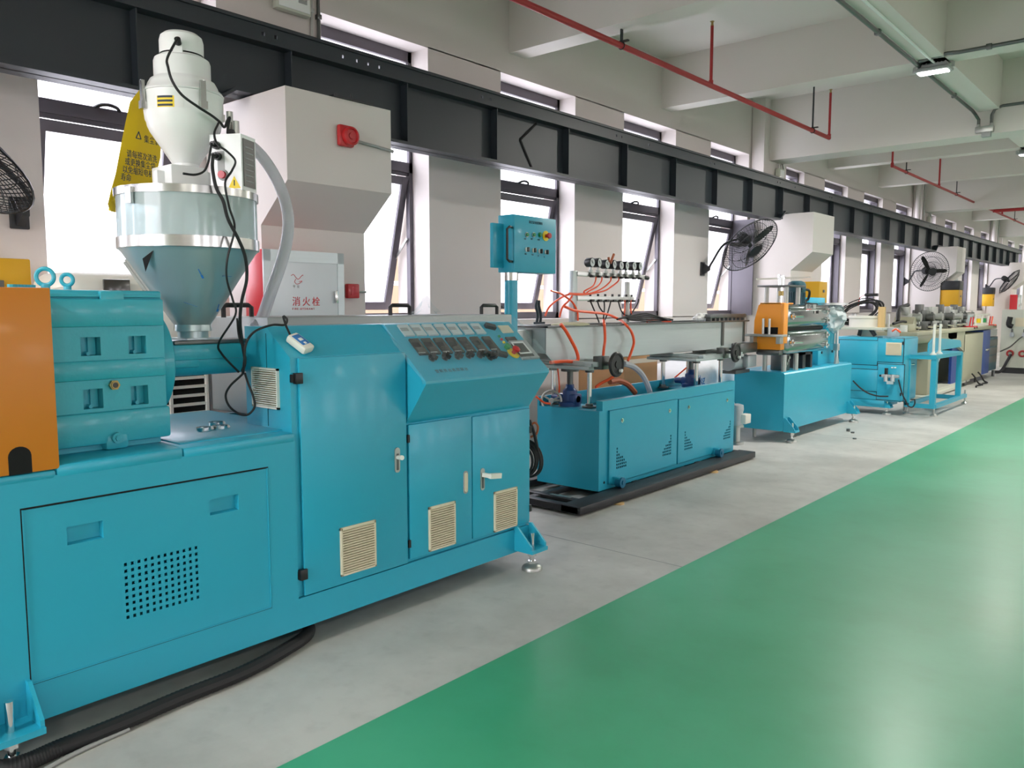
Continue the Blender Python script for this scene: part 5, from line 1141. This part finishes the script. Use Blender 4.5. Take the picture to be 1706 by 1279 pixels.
MB().box((-3.62, 9.40, .722), (-3.40, 9.95, .95), .006).box((-3.60, 9.50, .95), (-3.34, 9.75, 1.30), .006).box((-3.60, 9.2, 1.40), (-3.45, 9.7, 1.50), .006).build('rear_control_box', 'teal', ho)
for y in (9.5, 9.85): MB().cyl((-3.40, y, .86), (-3.39, y, .86), .015, n=8).build('box_screw', 'ink', ho)
MB().cyl((-3.30, 9.72, .74), (-3.30, 9.72, 1.12), .016, n=10).box((-3.33, 9.68, .88), (-3.28, 9.76, .96)).build('support_rod', 'alu', ho)
MB().prism([(9.66, .72), (9.80, .72), (9.72, .86)], 'x', -3.31, -3.29).build('rod_foot', 'alu', ho)
wd = MB().cyl((-3.42, 9.66, 1.26), (-3.36, 9.66, 1.26), .10, n=22).cyl((-3.38, 9.66, .95), (-3.38, 9.66, 1.40), .03, n=12).cyl((-3.40, 9.7, 1.415), (-3.40, 9.7, 1.44), .21, n=24).build('wheel_disc', 'alu', ho)
w_ = MB().ball((-3.36, 9.68, 1.26), .18, 40, (.75, 1.1, .95))
for i, v in enumerate(w_.v): w_.v[i] = v+Vector((noise.noise(v*11), noise.noise(v*12+Vector((5, 0, 0))), noise.noise(v*11+Vector((0, 5, 0)))))*.05+Vector((noise.noise(v*27), noise.noise(v*26+Vector((5, 0, 0))), noise.noise(v*28)))*.035
w_.build('wheel_wrapping', 'wrapfilm', wd, 40)
cable('power_cable', 'thin black cable bending up behind the orange hood', [at(u, v, x=-3.62) for u, v in ((1252, 585), (1252, 572), (1256, 560), (1264, 549))], .010)
gm = thing('motor', 'pale grey motor behind the second black handwheel, left of the orange hood', 'motor', (-3.66, 7.98, .73))
MB().cyl((-3.66, 7.60, .83), (-3.66, 7.95, .83), .085, n=22).build('motor_body', 'motorgrey', gm); MB().box((-3.58, 7.78, .78), (-3.52, 7.98, .90), .008).build('terminal_box', 'motorgrey', gm)
MB().box((-3.74, 7.62, .716), (-3.58, 7.95, .75)).build('motor_foot', 'dsteel', gm)
MB().box((-3.70, 7.55, .93), (-3.50, 7.95, 1.03), .01).build('cover_box', 'dsteel', gm)
# ================================================================ CUTTER CABINET
ct = thing('cutting_machine', 'blue cutting machine cabinet with square beige vent, right of the haul-off', 'machine', (-3.3, 11.2, 0))
CY0, CY1, CX0, CX1 = 10.95, 11.62, -3.74, -2.895
MB().box((CX0, CY0, .18), (CX1, CY1, 1.0), .008).build('cabinet_body', 'teal', ct)
MB().box((CX0, CY0+.0, .095), (-3.09, CY1-.08, .20), .006).build('plinth', 'teal', ct)
def fy(u, v): return at(u, v, y=CY0)
def face(u0, v0, u1, v1, h, name, m, par=None):
    a, c = fy(u0, v0), fy(u1, v1)
    MB().box((a.x-.008, CY0-.001, c.z-.008), (c.x+.008, CY0+.002, a.z+.008)).build('door_gap_shade', 'ink', ct)  # dark frame paints in the shaded gap round each door
    return MB().box((a.x, CY0-h, c.z), (c.x, CY0+.001, a.z), .003).build(name, m, par or ct)
face(1399, 566, 1461, 608, .008, 'door', 'teal'); face(1399, 613, 1461, 652, .008, 'door', 'teal'); face(1463, 606, 1504, 668, .006, 'door', 'teal'); face(1463, 563, 1504, 604, .006, 'door', 'teal')
a, c = fy(1477, 570), fy(1502, 592)
vv = MB(); vv.box((a.x, CY0-.02, c.z), (c.x, CY0-.006, a.z), .003); vo = vv.build('vent_grille', 'cream', ct)
s = MB()
for i in range(12): z = c.z+.012+(a.z-c.z-.02)*i/12; s.box((a.x+.012, CY0-.026, z), (c.x-.012, CY0-.02, z+.006))
s.build('slats', 'cream', vo)['kind'] = 'stuff'
for u, v in ((1510, 571), (1507, 655)): q = at(u, v, x=CX1); MB().box((CX1-.01, CY0-.012, q.z-.02), (CX1+.006, CY0+.03, q.z+.02)).build('hinge', 'black', ct)
MB().box((CX1-.002, CY0+.03, .195), (CX1+.001, CY1-.015, .99)).build('door_gap_shade', 'ink', ct)  # dark sheet paints in the shaded gap of the side door
MB().box((CX1, CY0+.04, .20), (CX1+.008, CY1-.02, .985), .003).build('side_door', 'teal', ct)
q = at(1519, 608, x=CX1); MB().box((CX1+.008, 11.26, q.z-.04), (CX1+.016, 11.31, q.z+.05), .004).cyl((CX1+.01, 11.28, q.z+.02), (CX1+.04, 11.34, q.z+.02), .012, n=10).build('door_handle', 'bright', ct)
for u, v in ((1487, 612), (1492, 612)): q = fy(u, v); MB().box((q.x-.012, CY0-.016, q.z-.008), (q.x+.012, CY0-.006, q.z+.008)).build('indicator', 'label', ct)
q = fy(1485, 626); ar = MB().cyl((q.x-.10, CY0-.05, q.z), (q.x+.11, CY0-.05, q.z), .022, n=12)
for dx in (-.05, .03): ar.cyl((q.x+dx, CY0-.05, q.z-.07), (q.x+dx, CY0-.05, q.z+.02), .028, n=12)
aro = ar.build('air_regulator', 'alu', ct); MB().cyl((q.x-.05, CY0-.05, q.z+.02), (q.x-.05, CY0-.05, q.z+.10), .022, n=12).cyl((q.x-.11, CY0-.05, q.z), (q.x-.13, CY0-.05, q.z), .014, n=8).build('regulator_knob', 'black', aro)
MB().box((q.x-.03, CY0-.09, q.z-.1), (q.x+.05, CY0-.06, q.z-.06)).build('bowl', 'glassbowl' if 'glassbowl' in M else 'acrylic', aro)
foot(ct, 11.04, -3.16, .14, .12, .11, sh=.17, top=.2)
for x, y, z in ((-3.65, 11.1, .1), (-3.0, 11.55, .19)): MB().cyl((x, y, 0), (x, y, z), .02, n=10).build('rear_foot', 'zinc', ct)
cable('power_cable', 'black cable sagging from the haul-off base across the cutting machine front', [at(u, v, y=10.88) for u, v in ((1421, 634), (1432, 645), (1445, 654), (1460, 659), (1472, 660), (1480, 660))], .010)
cable('air_tube', 'black tube from the air regulator down to the floor with a loop', [at(u, v, y=10.88) for u, v in ((1497, 632), (1500, 645), (1504, 658), (1509, 668), (1513, 676), (1520, 678), (1524, 672), (1524, 665))], .009, 'rubber', 'hose')
# saw head on top of the cabinet: tilted wrapped stand, white turntable, coil of cable
MB().prism([(at(1432, 548, y=11.2).x, 1.0), (at(1456, 559, y=11.2).x, 1.0), (at(1449, 547, y=11.2).x, 1.09), (at(1437, 547, y=11.2).x, 1.09)], 'y', 11.15, 11.4).build('saw_stand', 'ivory', ct)
for u0, u1 in ((1431, 1434), (1458, 1450)): a, c = at(u0, 559, y=11.1), at(u1, 548, y=11.1); MB().bar(a, c, .04).build('stand_strut', 'blacksteel', ct)
MB().box((at(1405, 545, y=11.2).x, 11.0, 1.09), (at(1478, 545, y=11.2).x, 11.5, 1.125), .006).build('saw_table', 'ivory', ct)
c = at(1440, 535, y=11.25); MB().lathe([(0, 0), (.19, 0), (.19, .11), (.205, .12), (.205, .15), (.0, .15)], (c.x, 11.25, 1.125), n=28).build('saw_drum', 'whitepl', ct)
a = at(1463, 545, y=11.15); c = at(1475, 511, y=11.15); MB().box((a.x, 11.12, 1.125), (c.x, 11.18, c.z)).build('wooden_board', 'wood', ct)
for u in (1420, 1425, 1462, 1480): q = at(u, 545, y=11.3); MB().cyl((q.x, 11.3, 1.12), (q.x, 11.3, 1.30), .016, n=8).build('guide_rod', 'alu', ct)
MB().box((at(1482, 545, y=11.3).x, 11.2, 1.0), (at(1496, 545, y=11.3).x, 11.4, 1.12), .01).build('sensor_block', 'motorgrey', ct)
q = at(1493, 552, y=11.1); MB().tube([q+Vector((-.05, 0, 0)), q+Vector((0, 0, .03)), q+Vector((.05, 0, -.01)), q+Vector((.02, -.02, .02))], .012, 6, 4).build('red_wire', 'hose', ct)
cq = thing('cable_coil', 'tangled coil of black cable with plug on top of the cutting machine', 'cable', (at(1440, 520, y=11.3).x, 11.3, 1.28))
c0 = at(1436, 513, y=11.3)
for i in range(8):
    t_ = .13*(i-3.5); MB().torus(c0+Vector((.02*noise.noise(Vector((i, 0, 0))), .03*i-.1, .035*math.sin(i*2.1))), (.25*math.sin(i), 1, .35*math.cos(i*1.7)), .20+.03*math.sin(i*1.3), .011, 26, 6).build('cable_turn', 'rubber', cq)
for o_ in cq.children:
    o_.scale = (1.25, 1, .62); o_.rotation_euler = (0, -.35, 0)
pq = at(1451, 491, y=11.3); MB().box(pq+Vector((-.08, -.02, -.02)), pq+Vector((.09, .03, .02)), .008).build('plug', 'black', cq)
MB().tube([pq+Vector((-.08, 0, 0)), pq+Vector((-.14, 0, -.04)), pq+Vector((-.16, 0, -.14))], .006, 5, 4).build('plug_lead', 'redpipe', cq)
vs = []; fs = []
for i in range(12):
    for j in range(5):
        p = at(1470+36*i/11, 560+1.3*j, y=10.95-.03); p.y += .03*(4-j)/4-.02*noise.noise(Vector((i*.8, j*.8, 0))); p.z += .03*noise.noise(Vector((i*.6, j*.6, 5))); vs.append(p)
for i in range(11):
    for j in range(4): a = i*5+j; fs.append((a, a+1, a+6, a+5))
solo('plastic_film', MB().add(vs, fs), 'film', 'scrap of clear film over the top edge of the cutting machine', 'film', ang=80)
# ================================================================ COLLECTING CART
cr = thing('collecting_cart', 'open blue collecting stand with tilted backplate and two white rods', 'stand', (-2.72, 12.2, 0))
QX0, QX1, QY0, QY1 = -2.90, -2.60, 11.22, 12.66
def tube_bar(a, b_, name, w=.05): return MB().bar(a, b_, w).build(name, 'teal', cr)
for x in (QX0, QX1):
    for y in (QY0+.05, QY1): tube_bar((x, y, .12), (x, y, .75), 'leg', .055 if x == QX0 else .065)
for x in (QX0, QX1): tube_bar((x, QY0, .755), (x, QY1+.03, .745), 'top_rail')
for y in (QY0+.03, QY1): tube_bar((QX0, y, .75), (QX1, y, .75), 'top_crossbar')
tube_bar((QX0, QY0+.25, .12), (QX0, QY1+.05, .12), 'lower_rail', .05); tube_bar((QX1+.02, QY0+.05, .12), (QX1+.02, QY1+.35, .12), 'lower_rail', .05)
for y in (QY0+.05, QY1): tube_bar((QX0-.03, y, .12), (QX1+.03, y, .12), 'foot_bar', .055)
MB().box((QX0, QY0, .765), (QX1, QY1+.03, .775)).build('shelf', 'teal', cr)
p0, p1, p2, p3 = at(1546, 590, x=QX0+.04), at(1601, 582, x=QX0+.04), at(1600, 566, x=QX0+.04), at(1550, 563, x=QX0+.04)
MB().prism([(p0.y, .775), (p1.y, .775), (p2.y+.03, p2.z-.03), (p2.y-.04, p2.z), (p3.y+.15, p3.z), (p0.y+.02, p3.z-.07)], 'x', QX0+.03, QX0+.045).build('backplate', 'teal', cr)
for u in (1555, 1565): q = at(u, 586, x=QX1-.05); MB().cyl((q.x, q.y, .775), (q.x, q.y, 1.17), .016, n=12).lathe([(.04, 0), (.04, .01), (.02, .03), (.016, .05)], (q.x, q.y, .775), n=14).build('upright_rod', 'whitepl', cr)
for x, y in ((QX1+.02, QY0+.05), (QX1+.02, QY1+.35), (QX0, QY0+.05), (QX0, QY1)):
    MB().lathe([(0, 0), (.045, 0), (.045, .012), (.02, .03), (.012, .034), (.012, .20), (0, .20)], (x, y, 0), n=16).build('levelling_foot', 'zinc', cr)
# ================================================================ BEIGE SAWING MACHINE
bg_ = thing('beige_machine', 'long beige processing machine with grey heads on top, beyond the blue stand', 'machine', (-3.4, 15.5, 0))
BF = -3.14
MB().box((-3.72, 12.5, .97), (BF+.02, 18.2, 1.03), .006).box((-3.70, 12.6, .86), (BF, 15.0, .98), .006).build('bed', 'beige', bg_)
MB().box((-3.68, 13.25, .06), (BF, 13.55, .90), .01).build('leg_panel', 'beige', bg_)
MB().box((-3.72, 15.55, .10), (BF, 17.10, .92), .01).prism([(14.4, .90), (15.6, .62), (15.6, .97), (14.4, .97)], 'x', -3.6, BF).build('beige_body', 'beige', bg_)
MB().box((-3.66, 13.6, .12), (-3.60, 15.6, .85)).box((BF-.10, 15.0, .10), (BF-.06, 15.58, .80)).build('navy_panel', 'navy', bg_)
MB().box((-3.68, 13.4, .06), (BF-.03, 16.3, .10)).box((-3.6, 13.0, .02), (BF+.03, 15.2, .06)).build('base_tray', 'ivory', bg_)
MB().box((-3.70, 17.10, .12), (BF, 17.75, .95), .01).build('blue_door', 'navy', bg_)
MB().box((BF, 17.3, .56), (BF+.03, 17.55, .60), .005).build('door_handle', 'bright', bg_)
MB().box((-3.70, 17.76, .14), (BF-.02, 18.6, .80), .01).build('side_cabinet', 'motorteal', bg_)
for z in (.30, .46, .62): MB().box((BF-.02, 17.80, z), (BF-.012, 18.56, z+.13), .003).build('drawer_front', 'dsteel', bg_)
MB().box((-3.66, 17.8, .82), (BF-.02, 18.5, .95)).build('upper_tray', 'alu', bg_)
for y in (13.4, 16.0, 16.9, 18.5): MB().cyl((BF-.05, y, 0), (BF-.05, y, .12), .03, n=10).build('machine_foot', 'dsteel', bg_)
rng = random.Random(3)
for i in range(7):
    y = 13.1+.62*i; h = MB(); zt = 1.03; x = -3.42+.05*rng.uniform(-1, 1)
    h.box((x-.13, y-.16, zt), (x+.15, y+.18, zt+.14), .006); h.box((x-.08, y-.10, zt+.14), (x+.11, y+.14, zt+.26+.05*(i % 3)), .008); h.cyl((x+.10, y-.02, zt+.20), (x+.22, y-.02, zt+.20), .06, n=14); h.box((x-.04, y-.12, zt+.24), (x+.06, y+.02, zt+.36+.04*(i % 2)), .006); h.cyl((x+.16, y+.10, zt+.03), (x+.16, y+.10, zt+.28), .016, n=8)
    ho_ = h.build('processing_head', 'dsteel' if i % 2 else 'zinc', bg_)
    MB().box((x+.15, y-.05, zt+.02), (x+.19, y+.06, zt+.10)).cyl((x+.15, y+.12, zt+.22), (x+.18, y+.12, zt+.22), .035, n=10).build('dark_fitting', 'black', ho_)
    MB().cyl((x+.15, y-.10, zt+.06), (x+.24, y-.10, zt+.06), .022, n=10).build('bright_knob', 'bright', ho_)
MB().box((-3.6, 12.55, 1.03), (-3.25, 12.9, 1.14), .02).prism([(12.8, 1.03), (13.05, 1.03), (13.05, 1.22), (12.92, 1.24)], 'x', -3.55, -3.28).build('infeed_block', 'beige', bg_)
MB().tube([(-3.4, 12.3, 1.15), (-3.35, 12.55, 1.18), (-3.35, 12.75, 1.17)], .02, 6, 5).tube([(-3.45, 12.7, 1.18), (-3.5, 12.95, 1.36), (-3.5, 13.4, 1.42)], .03, 6, 5).build('black_conduit', 'rubber', bg_)
for y in (12.55, 12.72): MB().cyl((-3.32, y, 1.03), (-3.32, y, 1.13), .05, n=14).build('guide_roller', 'whitepl', bg_)
wf = MB()
for y in (16.9, 17.5, 18.1): wf.bar((-3.25, y, 1.03), (-3.25, y, 1.24), .03)
wf.bar((-3.25, 16.9, 1.24), (-3.25, 18.1, 1.24), .03).bar((-3.25, 16.9, 1.06), (-3.25, 18.1, 1.06), .04).box((-3.55, 16.8, 1.03), (-3.2, 18.3, 1.06))
wf.build('white_frame', 'whitepl', bg_)
for y, m_ in ((16.2, 'red'), (16.4, 'redcab'), (17.9, 'red'), (18.1, 'hose')): MB().box((-3.3, y-.06, .99), (-3.12, y+.08, 1.05), .01).cyl((-3.2, y, 1.05), (-3.2, y+.1, 1.2), .012, n=6).build('red_fitting', m_, bg_)
for y, m_ in ((17.2, 'yellowring'), (17.7, 'green')): MB().box((-3.28, y-.05, 1.09), (-3.22, y+.05, 1.17)).build('coloured_valve', m_, bg_)
MB().cyl((-3.28, 16.35, 1.03), (-3.28, 16.35, 1.22), .09, n=20).cyl((-3.28, 16.35, 1.22), (-3.28, 16.35, 1.24), .10, n=20).build('glass_filter', 'acrylic', bg_)
bgb = MB().ball((-3.38, 14.3, .66), .25, 14, (.7, 1.3, 1)); solo('plastic_bag', bgb, 'sack', 'white filled bag hanging under the beige machine bed', 'bag')
for k_ in range(2):
    s_ = ('left', 'right')[k_]; y = 15.9+.5*k_
    solo('cable_bundle', MB().tube([(-2.95, y-.2, .012), (-2.98, y, .02), (-2.93, y+.12, .03), (-3.0, y+.22, .05), (-3.06, y+.26, .14), (-3.12, y+.3, .20)], .014, 6, 5), 'rubber', '%s of two black cable bundles on the floor at the beige machine' % s_, 'cable')
# last cabinet
lc = thing('water_cabinet', 'pale green-white cabinet with red-ringed valves at the right edge', 'cabinet', (-2.8, 19.7, 0))
LY0 = 19.55
MB().box((-3.27, LY0, .12), (-1.9, 20.6, 1.33), .01).build('cabinet_body', 'ivory', lc)
MB().box((-3.22, LY0+.03, 0), (-1.95, 20.5, .12)).build('plinth', 'blacksteel', lc)
MB().box((-3.02, LY0-.008, .98), (-2.0, LY0, 1.16)).build('recessed_panel', 'cream', lc)
for i in range(4):
    x = -3.06+.22*i
    MB().torus((x-.02, LY0-.02, .42), (0, 1, 0), .055, .018, 18, 8).build('valve_ring', 'redpipe', lc)
    o_ = MB().cyl((x, LY0-.06, .78), (x, LY0-.06, .86), .035, n=12).cyl((x, LY0-.08, .80), (x, LY0, .80), .04, n=12).build('tap', 'motorgrey', lc); MB().cyl((x, LY0-.06, .86), (x, LY0-.06, .93), .02, n=8).build('tap_knob', 'dsteel', o_)
cable('drain_hose', 'dark hose from the right-edge cabinet valve down to the floor', [(-3.05, LY0-.1, .40), (-3.10, LY0-.2, .25), (-3.18, LY0-.3, .06), (-3.3, LY0-.35, .04)], .03, 'rubber', 'hose')
cable('supply_hose', 'thin hose from the beige machine up to the right-edge cabinet tap', [(-3.10, 18.6, .50), (-3.0, 19.0, .58), (-2.92, 19.4, .72), (-2.86, LY0-.06, .78)], .014, 'dsteel', 'hose')
MB().tube([(-3.10, LY0-.1, 1.18), (-3.12, LY0-.1, 1.02), (-3.05, LY0-.1, .98)], .05, 8, 4).build('black_grip', 'rubber', lc)
h2 = copy_tree(hc, (hc.location.x, hc.location.y+PITCH*12, hc.location.z), 'farthest red hydrant cabinet on the last column at the right edge')
nb = thing('notice_board', 'grey printed notice board on the pier right of the third corbel', 'board', (XW, 24.2, 1.5))
MB().box((XW, 23.95, 1.62), (XW+.03, 24.5, 2.15), .004).build('board', 'grey', nb)
for i in range(5): MB().box((XW+.03, 24.02, 1.70+.085*i), (XW+.032, 24.43-.05*(i % 2), 1.735+.085*i)).build('printed_line', 'ink', nb)
for i in range(3):
    solo('floor_bolt', MB().cyl([(-2.75, 8.75, 0), (-2.9, 9.15, 0), (-2.98, 9.25, 0)][i], [(-2.75, 8.75, .012), (-2.9, 9.15, .015), (-2.98, 9.25, .03)][i], .02, n=8), 'dsteel', ['small flat bolt lying on the floor nearest, before the haul-off', 'small dark bolt lying on the floor by the haul-off shadow', 'upright dark bolt on the floor beside the haul-off shadow'][i], 'bolt')
